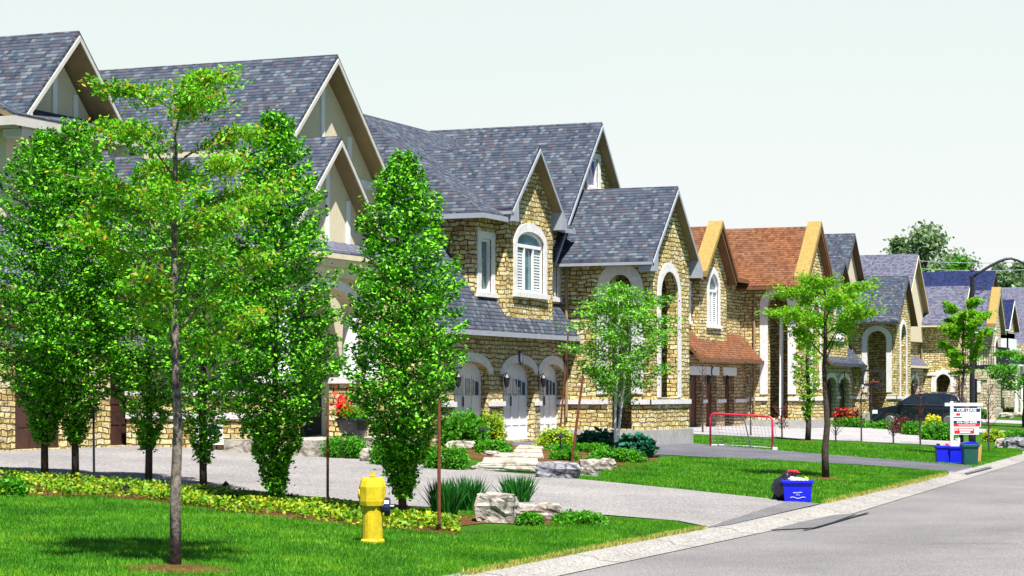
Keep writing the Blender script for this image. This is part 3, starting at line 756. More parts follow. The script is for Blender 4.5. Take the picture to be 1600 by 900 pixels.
# ---- the fifth house
h5 = dict(zf=.72, gy=29.2, gx0=127.5, px0=136.2, px1=139.6, py=26.9, pyb=29.6, py1=31, gz=2.6, grise=.35,
          doors=[(129.5, 131.6), (132.6, 134.6)], skirt_z=3.75, skirt_slope=.9, uy=29.5, uz=6.6, ux0=127.7,
          uwins=[(132.6, 133.6, 4.9, 6.4)], bx0=127.8, bx1=131, by=29.1, bza=8.6, bsl=1.0, by1=32,
          bwin=(.6, 4.9, 6.2, .4, 6.1), door="door_darkbrown", panes=False, roof="shingles_pale",
          mx=133.3, my=28.9, mz=10.6, mh=4.3, ms=1.1, my1=35, mstone="stucco", pez=6.3, pza=8.8, psl=1.1,
          sopen=(27.5, 28.4, .95, 2.7, .5), fopen=(137.2, 138.6, 3.9, 5.9, .6), band=3.2, swid=.32, foot=False, barge="cream_trim", stone2="stone_pale")
H5 = house("stone_house", "stone house with pale grey roofs and black balcony railing, behind the parked car", h5)
m = MB(); z = 3.9
m.box((136.0, 24.6, z - .35), (140.5, 26.8, z - .15))
m.box((135.98, 24.6, z + .95), (136.03, 26.8, z + 1.0))
yy = 24.6
while yy < 26.8: m.box((135.99, yy, z - .15), (136.02, yy + .03, z + .95)); yy += .16
xx = 136.0
while xx < 140.4: m.box((xx, 24.59, z - .15), (xx + .03, 24.62, z + .95)); xx += .18
m.box((136.0, 24.58, z + .95), (140.5, 24.64, z + 1.0)); m.build("balcony_railing", "black_metal", H5)
m = MB(); m.box((136.0, 24.7, 2.9), (140.4, 26.88, 3.5)); m.box((136.0, 24.7, 0.2), (136.5, 25.2, 2.9)); m.box((136.0, 26.3, 0.2), (136.5, 26.88, 2.9)); m.each("balcony_base", "stone_pale", H5)
# ---- the sixth house: yellow coping and a blue roof
h6 = dict(zf=.70, gy=30.2, gx0=142.5, px0=147.6, px1=150.8, py=27.0, pyb=30.3, py1=33, gz=2.6, grise=.3,
          doors=[(144.6, 146.8)], skirt_z=3.7, skirt_slope=.9, uy=30.4, uz=6.4, ux0=142.8,
          uwins=[], bx0=143.2, bx1=146.4, by=30.0, bza=8.6, bsl=1.0, by1=33, bwin=(.6, 4.9, 6.2, .4, 6.1), door="door_darkbrown", panes=False,
          roof="shingles_pale", pez=6.4, pza=9.0, psl=1.3, sopen=(28, 29, .95, 4.0, .5), fopen=(148.6, 149.8, 3.4, 4.9, .8), ppoint=.3, band=3.0, swid=.25, foot=False, barge="white_trim",
          coping=[(149.2, 1.95, 9.0, 1.3, 26.7)], stone="stone_pale", stone2="stone_pale")
house("stone_house", "pale stone house with a narrow yellow coped gable, beyond the street lamp", h6)
def simple_house(name, label, x0, x1, y0, y1, zw, parts, wallm="stone_pale", cat="house"):
    H = empty(name, ((x0 + x1) / 2, y0, 0.6), label, cat, "stone houses along the street")
    m = MB(); m.box((x0, y0, 0), (x1, y1, zw)); m.build("wall", wallm, H)
    for (xc, hf, za, sl, ya, yb, rm, bt, sf, win) in parts:
        m = MB(); wall(m, 'Y', ya + .3, [(xc - hf + .3, zw - .5), (xc + hf - .3, zw - .5), (xc + hf - .3, za - sl * (hf - .3) - .2), (xc, za - .2), (xc - hf + .3, za - sl * (hf - .3) - .2)], [], .3)
        m.build("gable_wall", wallm, H)
        gable_roof(H, xc, hf, za, sl, ya, yb, rm, bt, sf, foot=False)
    return H
# seventh: small bright blue gable roof
H7 = simple_house("porch_house", "grey house with a small steep dark blue gable roof and blue porch roof", 156, 163, 28.8, 36, 6.0,
    [(158.5, 2.1, 8.75, 1.0, 27.4, 29.0, "shingles_blue", "white_trim", "soffit_brown", None)], "stone_pale")
m = MB(); m.box((156.7, 27.7, 5.0), (160.3, 28.8, 6.3)); m.build("upper_porch", "inside_shade", H7)
hip_poly(H7, [[(155.9, 26.6, 4.1), (161, 26.6, 4.1), (161, 27.7, 4.9), (155.9, 27.7, 4.9)], [(155.9, 26.6, 4.1), (155.9, 27.7, 4.9), (155.85, 29.6, 4.1)]], "shingles_blue", "white_trim")
m = MB()
for x in (156.2, 158.6, 160.8): m.lathe((x, 26.9, .6), [(.16, 0), (.16, .9), (.11, .95), (.10, 3.3), (.15, 3.4)], 10)
m.each("porch_column", "white_trim", H7)
m = MB(); m.box((156.5, 27.5, 5.0), (156.6, 28.8, 5.9)); m.box((156.5, 27.5, 5.0), (160, 27.6, 5.9)); m.build("balcony_railing", "white_trim", H7)
# eighth: the big blue roof behind
x8 = 172.0
H8 = simple_house("blue_roof_house", "house with a broad dark blue roof, showing behind the street lamp", 166.5, 177, 31.6, 42, 6.6,
    [(172, 5.2, 11.6, .92, 31.2, 38.2, "shingles_blue", "fascia_dark", "soffit_brown", None)], "stucco")
H9 = simple_house("grey_roof_house", "far house with a wide pale grey roof under the row of far trees", 186, 206, 30.5, 44, 6.2,
    [(196, 9.5, 11.4, .55, 30.0, 43, "shingles_pale", "cream_trim", "soffit_tan", None)], "stone_pale")

# ---- the first house: stucco gables, brown garage doors, columned porch
H1 = empty("gabled_house", (46, 26, .7), "nearest house, stucco gables and brown garage doors, behind the columnar trees", "house", "stone houses along the street")
zf = .80
m = MB(); wall(m, 'Y', 29.0, rect(38.5, 46.3, 0, 4.6), [rect(40.4, 42.55, zf, 3.1), rect(44.2, 46.1, zf, 3.1)], .4); m.build("garage_wall", "stone", H1)
for a, b in ((40.4, 42.55), (44.2, 46.1)): garage(H1, 29.0, a, b, zf, 3.1, 0, "door_darkbrown", False, rec=.35)
wl = MB(); wall(wl, 'Y', 29.6, [(40.9, 4.4), (44.75, 4.4), (44.75, 8.15), (42.75, 10.15), (40.9, 8.3)], [], .3); wall(wl, 'X', 40.9, rect(29.9, 40, 4.4, 8.4), [], .3); wl.each("upper_wall", "stucco", H1)
hip_poly(H1, [[(38.3, 28.55, 4.5), (46.3, 28.55, 4.5), (46.3, 29.7, 5.9), (38.3, 29.7, 5.9)]], "shingles_pale", "soffit_tan")
gable_roof(H1, 42.75, 2.3, 10.5, 1.0, 28.9, 40, "shingles", "trim_warm", "soffit_tan")
hip_poly(H1, [[(40.1, 28.8, 8.28), (45.1, 28.8, 8.28), (45.0, 29.62, 8.62), (40.3, 29.62, 8.62)]], "shingles", "soffit_tan")
m = MB(); m.box((40.0, 28.74, 8.0), (45.2, 28.796, 8.2)); m.box((40.0, 28.8, 8.0), (40.09, 40, 8.2)); m.each("gutter", "trim_warm", H1)
m = MB()
for x in (41.9, 42.75, 43.6): m.box((x - .09, 29.56, 8.6), (x + .09, 29.597, 10.0 - abs(x - 42.75) * 1.0))
m.each("timber_batten", "white_trim", H1)
# main block with the big gable
m = MB(); wall(m, 'X', 46.3, rect(26.4, 29.4, 0, 8.0), [], .3); wall(m, 'Y', 26.1, [(46.3, 0), (52.8, 0), (52.8, 7.6), (49.5, 10.4), (46.3, 7.6)], [], .3); m.each("main_wall", "stucco", H1)
gable_roof(H1, 49.5, 5.0, 10.72, .94, 25.65, 37, "shingles", "trim_warm", "soffit_tan", halfr=3.5, foot=False)
m = MB()
for x in (48.0, 49.5, 51.0): m.box((x - .10, 26.06, 7.0), (x + .10, 26.097, 10.2 - abs(x - 49.5) * .94))
m.box((46.5, 26.05, 7.5), (52.5, 26.096, 7.72)); m.each("timber_batten", "white_trim", H1)
m = MB(); wall(m, 'Y', 24.5, [(44.3, 4.6), (49.1, 4.6), (49.1, 5.9), (46.7, 8.0), (44.3, 5.9)], [], .3); wall(m, 'X', 44.3, rect(24.8, 29, 4.6, 6.1), [], .3); m.each("porch_gable", "stucco", H1)
gable_roof(H1, 46.7, 2.75, 8.26, .96, 24.1, 37, "shingles", "trim_warm", "soffit_tan")
m = MB()
for x in (45.6, 46.7, 47.8): m.box((x - .09, 24.46, 5.6), (x + .09, 24.497, 7.85 - abs(x - 46.7) * .96))
m.each("timber_batten", "white_trim", H1)
hip_poly(H1, [[(43.8, 23.9, 5.45), (49.7, 23.9, 5.45), (49.5, 24.6, 5.8), (44.0, 24.6, 5.8)]], "shingles_pale", "cream_trim")
m = MB(); m.box((43.9, 24.0, 5.08), (49.6, 24.3, 5.32)); m.box((44.0, 24.1, 4.85), (49.5, 24.3, 5.075)); m.each("cornice", "cream_trim", H1)
m = MB(); wall(m, 'Y', 24.3, rect(44.2, 49.3, 4.0, 4.86), [arch(44.6, 48.0, 3.99, 4.0, .55, 12)[2:]] if False else [], .4)
m = MB(); aa = arch(44.7, 47.9, 3.7, 4.05, .55, 14)[2:]
wall(m, 'Y', 24.3, [(44.2, 3.9), (44.2, 4.85), (49.3, 4.85), (49.3, 3.9), (48.0, 3.9)] + [(a, z) for a, z in aa], [], .4); m.build("porch_arch", "stucco", H1)
m = MB(); ao = arch(44.45, 48.15, 3.7, 4.05, .78, 14)[2:]
wall(m, 'Y', 24.26, list(ao) + list(reversed(aa)), [], .03); m.build("arch_surround", "limestone", H1)
m = MB()
for x in (44.45, 47.95, 49.1):
    m.lathe((x, 24.5, 0), [(.30, 2.45), (.30, 2.55), (.22, 2.62), (.20, 3.2), (.17, 3.75), (.24, 3.82), (.24, 3.9)], 16)
m.each("column", "white_trim", H1)
m = MB()
for x in (44.45, 47.95): m.box((x - .35, 24.2, 0), (x + .35, 24.9, 2.3))
m.each("column_pier", "stone", H1)
m = MB()
for x in (44.45, 47.95): m.box((x - .42, 24.12, 2.303), (x + .42, 24.98, 2.45))
m.each("pier_cap", "limestone", H1)
m = MB(); wall(m, 'X', 44.9, rect(24.9, 29.0, 0, 2.0), [rect(26.4, 26.95, 1.0, 1.3)], .3); m.build("side_wall", "stone", H1)
m = MB(); m.box((44.85, 24.9, 1.45), (44.897, 29, 1.6)); m.box((44.82, 24.9, 2.003), (45.3, 29, 2.12)); m.each("stone_band", "limestone", H1)
window(H1, 'X', 44.9, -1, 26.4, 26.95, 1.0, 1.3, 0, 1, trim=.08, tr_mat="white_trim")
m = MB(); m.box((46, 25.95, 1.0), (49.2, 26.05, 4.0)); m.build("porch_back", "inside_shade", H1)  # dark panel, the deep porch's shade put into its colour
m = MB(); m.box((44.4, 23.6, 0), (50, 26, .98)); m.box((45.0, 23.1, 0), (49, 23.59, .8)); m.each("porch_step", "flagstone", H1)
# ---------------------------------------------------------------- trees and plants
def rg(seed): return np.random.default_rng(seed)
def env_col(t):      # outline of a columnar crown, t from bottom to top
    return float(np.interp(t, [0, .1, .2, .33, .55, .75, .9, 1], [.12, .32, .66, 1, .95, .74, .5, .14]))
def column_tree(px, py, top, width, label, seed, bot=None, n=150, leaf=0.039, group="columnar trees along the driveway", loc=None, mat="leaf_hornbeam", trunk=.055, cat="tree", per=62, lean=0.0):
    b = G(px, py) if loc is None else Vector(loc); sc_ = dep(b) / 3400
    H_ = (py - top) * sc_; R = width * sc_ / 2 * 1.12; z0 = (py - (bot or py - 60)) * sc_
    T = empty("columnar_tree", b, label, cat, group)
    g = rg(seed); rnd = random.Random(seed)
    m = MB(); tp = [b + Vector((0, 0, -.05))]
    for i in range(1, 9): tp.append(b + Vector((rnd.uniform(-.03, .03) + lean * i / 8, rnd.uniform(-.03, .03), H_ * .95 * i / 8)))
    m.tube(tp, [trunk * (1.15 - i / 8.2) + .006 for i in range(9)], 8)
    P = []; A = []
    for k in range(n):
        t = (k + rnd.random()) / n; h = z0 + (H_ - z0) * t
        r = R * env_col(t) * rnd.uniform(.70, 1.15)
        az = k * 2.399 + rnd.uniform(-.5, .5); rise = rnd.uniform(.15, .75) * r
        st = Vector((b.x + lean * h / H_, b.y, b.z + h - rise * .7)); en = st + Vector((math.cos(az) * r, math.sin(az) * r, rise))
        if k % 2 == 0 and r > .15: m.tube([st, st.lerp(en, .5) + Vector((0, 0, -.02)), en], [.012, .008, .004], 4, cap=False)
        q = int(per * 3.0 * (.35 + .65 * r / R)); s_ = g.beta(2.2, 1.1, q)
        d = np.array(en - st); base = np.array(st)
        side = np.array([-math.sin(az), math.cos(az), 0.0])
        wdt = (0.05 + 0.22 * r * np.sin(np.pi * np.clip(s_, 0.05, .95)))[:, None]
        pts = base + s_[:, None] * d + side * g.normal(size=(q, 1)) * wdt + np.array([0, 0, 1]) * g.normal(size=(q, 1)) * .045
        P.append(pts); A.append(np.repeat((d / np.linalg.norm(d))[None], q, 0))
    P = np.concatenate(P); A = np.concatenate(A)
    m.build("trunk", "bark_dark", T, smooth=True)
    npmesh("crown", leaf_verts(P, leaf, g, .5, .5, A), 4, mat, T)
    return T
column_tree(630, 810, 243, 178, "tall dense columnar tree just behind the yellow hydrant", 1, bot=775, n=210, per=62)
column_tree(430, 790, 178, 190, "wide columnar tree just behind the thin rusty stake nearest the hydrant", 2, bot=770, n=230, per=66)
column_tree(318, 768, 300, 155, "slender columnar tree tied to a green wooden stake", 3, bot=720, n=125, per=46)
column_tree(232, 757, 255, 185, "columnar tree with a bare lower trunk, seen just beside the front locust trunk", 4, bot=700, n=150, per=56)
column_tree(118, 753, 190, 190, "columnar tree standing beside a short dark post in the ground cover", 5, bot=690, n=190, per=60)
column_tree(70, 751, 205, 200, "columnar tree nearest the edge of the picture, at the start of the row", 6, bot=690, n=190, per=60)

def spread_tree(name, b, H_, R, z0, label, seed, mat, bark, leaf, nb=9, ns=14, per=80, trunk=.07, flat=0.7, cat="tree", group=None, stems=((0, 0),), droop=0.0, cs=None, kink=.05, clump=.12):
    T = empty(name, b, label, cat, group); g = rg(seed); rnd = random.Random(seed)
    m = MB(); P = []
    for (sx_, sy_) in stems:
        tp = [b + Vector((0, 0, -.05))]
        for i in range(1, 8): tp.append(b + Vector((sx_ * i / 7 + rnd.uniform(-kink, kink), sy_ * i / 7 + rnd.uniform(-kink, kink), H_ * .9 * i / 7)))
        m.tube(tp, [trunk * (1.1 - i / 7.6) + .008 for i in range(8)], 9)
        for k in range(nb):
            f = (k + .5) / nb; h = z0 + (H_ * .88 - z0) * f; i = min(6, int(h / (H_ * .9) * 7)); fr = h / (H_ * .9) * 7 - i
            st = tp[i].lerp(tp[i + 1], fr)
            prof = math.sin(math.pi * (0.18 + .74 * f)) ** flat
            az = k * 2.399 + seed; L = R * prof * rnd.uniform(.8, 1.1)
            en = st + Vector((math.cos(az) * L, math.sin(az) * L, (H_ - h) * rnd.uniform(.25, .6) * (1 - droop)))
            mid = st.lerp(en, .5) + Vector((0, 0, .12 * L))
            m.tube([st, mid, en], [trunk * .26, trunk * .16, .004], 5, cap=False)
            for j in range(ns):
                s_ = rnd.uniform(.25, 1.0); a = (st.lerp(mid, s_ * 2) if s_ < .5 else mid.lerp(en, s_ * 2 - 1))
                a2 = az + rnd.uniform(-1.6, 1.6); l2 = R * rnd.uniform(.18, .42)
                e2 = a + Vector((math.cos(a2) * l2, math.sin(a2) * l2, rnd.uniform(-.15, .45) * l2 * (1 - droop) - droop * .2 * l2))
                m.tube([a, e2], [.008, .003], 3, cap=False)
                q = per; t = g.uniform(.05, 1.05, q)
                pp = np.array(a) + t[:, None] * np.array(e2 - a) + g.normal(size=(q, 3)) * np.array([clump, clump, clump * .55]) * R / 1.6
                P.append(pp)
    P = np.concatenate(P)
    m.build("trunk", bark, T, smooth=True)
    npmesh("crown", leaf_verts(P, leaf, g, .45, .45), 4, mat, T)
    return T
# the slender locust in front
b = G(275, 886)
spread_tree("locust_tree", b, 6.1, 1.15, 2.1, "slender grey-barked locust tree with airy lime foliage and orange tips, in the front lawn", 11, "leaf_locust", "bark_pale", .034, nb=22, ns=15, per=62, trunk=.056, flat=.5, droop=.35, clump=.11)
# lime green young tree in the second lawn
b = G(1290, 748)
spread_tree("lime_tree", b, 4.95, 1.2, 2.6, "young lime green tree with a dark bent trunk, in the lawn behind the blue box", 12, "leaf_lime", "bark_dark", .045, nb=13, ns=12, per=72, trunk=.075, flat=.45, clump=.12)
# birch with white stems in front of the second house
b = G(962, 703)
spread_tree("birch_tree", b + Vector((0, 0, 0)), 5.0, 1.35, .9, "multi-stemmed birch with white bark in front of the narrow porch arch", 13, "leaf_birch", "bark_white", .055, nb=18, ns=9, per=36, trunk=.034, flat=.5, stems=((-.1, -.1), (.5, -.4)), clump=.17, droop=.25)
column_tree(1262, 689, 470, 44, "thin columnar tree between the net and the lime tree", 15, bot=660, n=60, per=30, leaf=.05, mat="leaf_lime", group="small trees by the pale driveway", trunk=.09)
b = G(1504, 712)
spread_tree("lime_tree", b, 5.3, .80, 2.0, "young lime green tree in front of the street lamp and the FOR LEASE sign".replace("FOR LEASE", "lease"), 17, "leaf_lime", "bark_dark", .06, nb=14, ns=11, per=60, trunk=.05, flat=.5)
b = G(1600, 668)
spread_tree("leafy_tree", b, 4.3, 2.0, .9, "leafy mid green tree cut by the edge of the picture, by the far pale driveway", 18, "leaf_far_green", "bark_dark", .09, nb=10, ns=9, per=60, trunk=.09, flat=.6)
# dark bare saplings along the pale driveway
def sapling(px, py, top, wpx, label, seed, mat="leaf_purple", nl=60, name="sapling"):
    b = G(px, py); s_ = dep(b) / 3400; H_ = (py - top) * s_; R = wpx * s_ / 2; rnd = random.Random(seed); g = rg(seed)
    T = empty(name, b, label, "sapling", "saplings beside the pale driveway"); m = MB()
    m.tube([b, b + Vector((.03, .02, H_ * .5)), b + Vector((-.03, 0, H_))], [.035, .025, .008], 6); P = []
    for k in range(16):
        h = H_ * (.25 + .7 * k / 16); az = k * 2.4; r = R * rnd.uniform(.5, 1)
        a = b + Vector((0, 0, h)); e_ = a + Vector((math.cos(az) * r, math.sin(az) * r, r * 1.1)); m.tube([a, e_], [.012, .004], 4, cap=False)
        P.append(np.array(a) + g.uniform(.3, 1.1, (nl // 8, 1)) * np.array(e_ - a) + g.normal(size=(nl // 8, 3)) * .05)
    m.build("trunk", "bark_dark", T); npmesh("foliage", leaf_verts(np.concatenate(P), .045, g, .3, .5), 4, mat, T)
sapling(1346, 690, 600, 44, "dark twiggy sapling in front of the basketball hoop", 21, nl=90)
sapling(1396, 693, 660, 34, "low purple sapling in front of the parked car's wheel", 22)
sapling(1438, 695, 590, 26, "tall thin sapling in front of the parked car's door", 23, "leaf_red", 50)
sapling(1173, 681, 560, 24, "bare brown sapling behind the hockey net", 24, "leaf_red", 30)
sapling(1098, 676, 570, 20, "twiggy brown sapling by the corner of the narrow porch", 25, "leaf_red", 30)
sapling(1222, 684, 640, 30, "small red leaved sapling just beyond the net post", 26, "leaf_red", 110)
sapling(1306, 690, 662, 30, "short bare twigs between the lime tree trunk and the twiggy sapling", 27, "leaf_red", 8)
sapling(1500, 690, 585, 36, "purple leaved sapling behind the lease sign", 28, "leaf_purple", 160)
sapling(1545, 705, 600, 40, "tangle of dry brown twigs beside the lease sign", 29, "leaf_red", 24)

# far trees beyond the roofs
def far_tree(px, base_d, top, wpx, label, seed, mat="leaf_far", conifer=False, n=5200):
    r = (px - 800) / 3400; b = Vector((base_d * (CT + r * ST), base_d * (ST - r * CT), .7)); s_ = base_d / 3400
    H_ = CH + (612 - top) * s_ - .7; R = wpx * s_ / 2; g = rg(seed); rnd = random.Random(seed)
    T = empty("far_tree", b, label, "tree", "far trees beyond the roofs"); n = int(n * 1.6); m = MB(); m.tube([b, b + Vector((0, 0, H_ * .9))], [.35, .08], 6); 
    P = []; nc = 46
    for k in range(nc):
        if conifer: t = rnd.random() ** .8; h = H_ * (.15 + .83 * t); rr = R * (1 - t) * rnd.uniform(.4, 1)
        else:
            t = rnd.uniform(-1, 1); h = H_ * (.52 + .46 * t); rr = R * math.sqrt(max(0, 1 - t * t)) * rnd.uniform(.3, 1)
        az = rnd.uniform(0, 6.28); c = np.array([b.x + math.cos(az) * rr, b.y + math.sin(az) * rr, b.z + h])
        m.tube([b + Vector((0, 0, h * .8)), Vector(c)], [.08, .03], 3, cap=False)
        P.append(c + g.normal(size=(n // nc, 3)) * np.array([R * .24, R * .24, R * .17]))
    m.build("trunk", "bark_dark", T); npmesh("crown", leaf_verts(np.concatenate(P), .26, g, .3, .7), 4, mat, T)
far_tree(1445, 250, 362, 96, "tall rounded grey-green tree rising behind the pale grey roof", 31, n=7000)
far_tree(1403, 250, 370, 40, "narrow dark evergreen beside the tall rounded tree", 32, conifer=True, n=3000)
far_tree(1478, 245, 395, 70, "mid green tree sloping down behind the broad blue roof", 33, "leaf_far", n=4000)
far_tree(1425, 235, 402, 60, "low bright green tree directly above the pale grey ridge", 34, "leaf_far_green", n=3000)
far_tree(1505, 235, 405, 60, "low bright green tree above the blue roof, behind the lamp post", 35, "leaf_far_green", n=3000)
far_tree(1560, 245, 415, 50, "first round tree past the lamp post, under the lamp arm", 36, "leaf_far", n=3500)
far_tree(1592, 245, 412, 52, "round tree under the lamp head at the edge of the picture", 37, "leaf_far", n=3500)
far_tree(1625, 245, 410, 56, "far tree half cut by the edge of the picture", 38, "leaf_far_green", n=3000)

# shrubs, hedges and clumps
def shrub(px, py, wpx, hpx, label, seed, mat="leaf_bush", name="shrub", leaf=.045, n=2600, up=.35, cat="shrub", group=None, petals=None, boxy=.5, depth=1.0, elong=.5, dz=0.0, core=True, sink=.0):
    b = G(px, py); s_ = dep(b) / 3400; R = wpx * s_ / 2; H_ = hpx * s_; g = rg(seed)
    T = empty(name, b, label, cat, group)
    v = g.normal(size=(n, 3)); v[:, 2] = np.abs(v[:, 2]); v /= np.linalg.norm(v, axis=1, keepdims=True)
    lump = 1 + .13 * np.sin(v[:, 0] * 7 + seed) * np.cos(v[:, 1] * 8 + v[:, 2] * 6) + g.normal(size=n) * .05
    rad = (g.uniform(.55, 1, n) ** .5) * lump
    v = np.sign(v) * np.abs(v) ** (1 - boxy * .45)
    w_ = v * rad[:, None]
    P = np.array(b) + w_[:, :1] * R * np.array(RV) + w_[:, 1:2] * R * depth * np.array(FV) + w_[:, 2:3] * H_ * np.array([0, 0, 1.0]) * .97 + np.array([0, 0, dz])
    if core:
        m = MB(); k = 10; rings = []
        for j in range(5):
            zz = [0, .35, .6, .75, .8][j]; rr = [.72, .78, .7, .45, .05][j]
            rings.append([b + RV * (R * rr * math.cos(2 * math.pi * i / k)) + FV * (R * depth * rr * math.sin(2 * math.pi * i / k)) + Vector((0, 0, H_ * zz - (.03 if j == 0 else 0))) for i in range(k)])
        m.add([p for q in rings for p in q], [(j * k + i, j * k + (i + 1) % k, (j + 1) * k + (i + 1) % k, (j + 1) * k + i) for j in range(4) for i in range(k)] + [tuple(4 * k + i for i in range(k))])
        m.build("stems", "dark_core", T, smooth=True)  # solid dark body added inside the leaves to stand for their inner shade
    npmesh("foliage", leaf_verts(P, leaf, g, up, elong), 4, mat, T)
    if petals:
        q = n // 4; idx = g.choice(np.where(v[:, 2] > .25)[0], q); PP = P[idx] + g.normal(size=(q, 3)) * .03 + np.array([0, 0, .05]); npmesh("flowers", leaf_verts(PP, leaf * 1.0, g, .3, .8), 4, petals, T)
    return T
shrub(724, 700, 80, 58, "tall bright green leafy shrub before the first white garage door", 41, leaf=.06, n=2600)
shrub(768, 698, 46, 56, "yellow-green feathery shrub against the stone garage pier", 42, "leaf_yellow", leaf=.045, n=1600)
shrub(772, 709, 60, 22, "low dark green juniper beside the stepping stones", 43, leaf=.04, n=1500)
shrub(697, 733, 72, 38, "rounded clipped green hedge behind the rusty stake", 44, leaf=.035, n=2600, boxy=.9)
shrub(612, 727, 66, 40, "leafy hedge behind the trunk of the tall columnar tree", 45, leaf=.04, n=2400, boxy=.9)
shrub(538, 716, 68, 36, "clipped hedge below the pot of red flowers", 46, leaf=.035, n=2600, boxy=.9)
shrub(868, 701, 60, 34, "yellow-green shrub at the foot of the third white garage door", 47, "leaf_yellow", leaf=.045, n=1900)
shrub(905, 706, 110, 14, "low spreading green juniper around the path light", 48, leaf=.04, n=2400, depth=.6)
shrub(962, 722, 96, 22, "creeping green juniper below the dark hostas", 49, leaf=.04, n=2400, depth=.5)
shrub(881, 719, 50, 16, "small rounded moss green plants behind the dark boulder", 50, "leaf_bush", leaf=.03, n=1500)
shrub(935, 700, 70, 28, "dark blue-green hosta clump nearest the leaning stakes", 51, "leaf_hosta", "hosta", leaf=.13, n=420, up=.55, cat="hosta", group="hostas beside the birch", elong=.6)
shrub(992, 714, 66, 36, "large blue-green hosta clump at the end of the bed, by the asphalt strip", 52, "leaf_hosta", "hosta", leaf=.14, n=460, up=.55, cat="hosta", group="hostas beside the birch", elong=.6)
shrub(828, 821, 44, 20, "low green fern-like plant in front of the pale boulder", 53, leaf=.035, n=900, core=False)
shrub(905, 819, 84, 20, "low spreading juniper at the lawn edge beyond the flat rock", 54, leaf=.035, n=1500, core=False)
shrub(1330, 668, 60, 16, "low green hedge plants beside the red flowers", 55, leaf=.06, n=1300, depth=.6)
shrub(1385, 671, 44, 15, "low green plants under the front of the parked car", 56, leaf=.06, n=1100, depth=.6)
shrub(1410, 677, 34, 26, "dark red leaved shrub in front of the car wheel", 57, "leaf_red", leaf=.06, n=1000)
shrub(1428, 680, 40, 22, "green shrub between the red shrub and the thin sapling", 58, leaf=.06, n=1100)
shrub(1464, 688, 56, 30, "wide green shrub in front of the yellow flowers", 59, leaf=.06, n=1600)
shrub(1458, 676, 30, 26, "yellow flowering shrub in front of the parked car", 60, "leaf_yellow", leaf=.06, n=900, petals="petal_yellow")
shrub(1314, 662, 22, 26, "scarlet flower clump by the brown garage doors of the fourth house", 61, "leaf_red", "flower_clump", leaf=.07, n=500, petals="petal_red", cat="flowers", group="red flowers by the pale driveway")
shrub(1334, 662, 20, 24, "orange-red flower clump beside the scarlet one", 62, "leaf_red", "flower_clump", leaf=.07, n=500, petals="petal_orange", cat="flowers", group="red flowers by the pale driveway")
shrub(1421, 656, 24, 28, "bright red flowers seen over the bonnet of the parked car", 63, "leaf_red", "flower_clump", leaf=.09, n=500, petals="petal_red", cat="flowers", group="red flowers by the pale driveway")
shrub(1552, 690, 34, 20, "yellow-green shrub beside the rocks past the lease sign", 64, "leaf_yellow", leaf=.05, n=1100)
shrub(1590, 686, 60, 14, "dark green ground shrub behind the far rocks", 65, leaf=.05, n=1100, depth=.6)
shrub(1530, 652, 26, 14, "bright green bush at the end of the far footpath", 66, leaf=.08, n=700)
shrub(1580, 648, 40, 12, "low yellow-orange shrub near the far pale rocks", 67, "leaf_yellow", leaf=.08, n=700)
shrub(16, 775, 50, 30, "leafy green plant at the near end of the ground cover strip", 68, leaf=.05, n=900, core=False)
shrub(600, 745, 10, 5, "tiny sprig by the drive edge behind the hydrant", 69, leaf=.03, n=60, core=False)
# iris clumps of long blades
def iris(px, py, wpx, hpx, label, seed, n=420):
    b = G(px, py); s_ = dep(b) / 3400; R = wpx * s_ / 2; H_ = hpx * s_; g = rg(seed)
    a = g.uniform(0, 2 * np.pi, n); r = R * .7 * np.sqrt(g.random(n))
    x = np.cos(a) * r; y = np.sin(a) * r * .6
    base = np.array(b) + x[:, None] * np.array(RV) + y[:, None] * np.array(FV)
    h = H_ * g.uniform(.55, 1.05, n); ln = g.normal(size=(n, 2)) * .10 + np.stack([x, y], 1) * .45
    tip = base + ln[:, :1] * np.array(RV) + ln[:, 1:] * np.array(FV) + np.array([0, 0, 1]) * h[:, None]
    mid = base * .5 + tip * .5 + np.array([0, 0, 1]) * h[:, None] * .06
    th = g.uniform(0, np.pi, n); wv = (np.cos(th)[:, None] * np.array(RV) + np.sin(th)[:, None] * np.array(FV)) * .014
    V = np.stack([base - wv, base + wv, mid + wv, tip, mid - wv], 1).reshape(-1, 3)
    o = npmesh("iris_clump", V, 5, "leaf_iris", loc=b); tag(o, label, "plant", "clumps of long bladed iris")
iris(697, 809, 46, 62, "big clump of long green iris blades at the rusty stake", 71)
iris(733, 798, 36, 56, "iris clump squeezed between the stake and the tall pale boulder", 72, 300)
iris(808, 785, 52, 44, "short iris clump behind the flat pale rock, beside the driveway", 73, 330)

# ground cover strip, mulch and grass blades
def region_pts(A, B, n, g):
    A = [G(*p) for p in A]; B = [G(*p) for p in B]; L = [((A[i + 1] + B[i + 1]) / 2 - (A[i] + B[i]) / 2).length * ((A[i] - B[i]).length + (A[i + 1] - B[i + 1]).length) for i in range(len(A) - 1)]
    L = np.array(L) / sum(L); seg = g.choice(len(L), n, p=L); t = g.random(n); s_ = g.random(n)
    A = np.array(A); B = np.array(B)
    a = A[seg] * (1 - t[:, None]) + A[seg + 1] * t[:, None]; b = B[seg] * (1 - t[:, None]) + B[seg + 1] * t[:, None]
    P = a * (1 - s_[:, None]) + b * s_[:, None]
    return P, s_
ca = [(-30, 741), (150, 756), (240, 763), (350, 773), (500, 790), (560, 799), (640, 806), (720, 818)]
cb = [(-30, 777), (150, 777), (240, 782), (350, 800), (450, 811), (560, 824), (640, 832), (716, 838)]
g = rg(80)
struct(ruled(ca, cb, .006, 6, 3), "mulch_bed", "mulch")
P, s_ = region_pts(ca, cb, 15000, g)
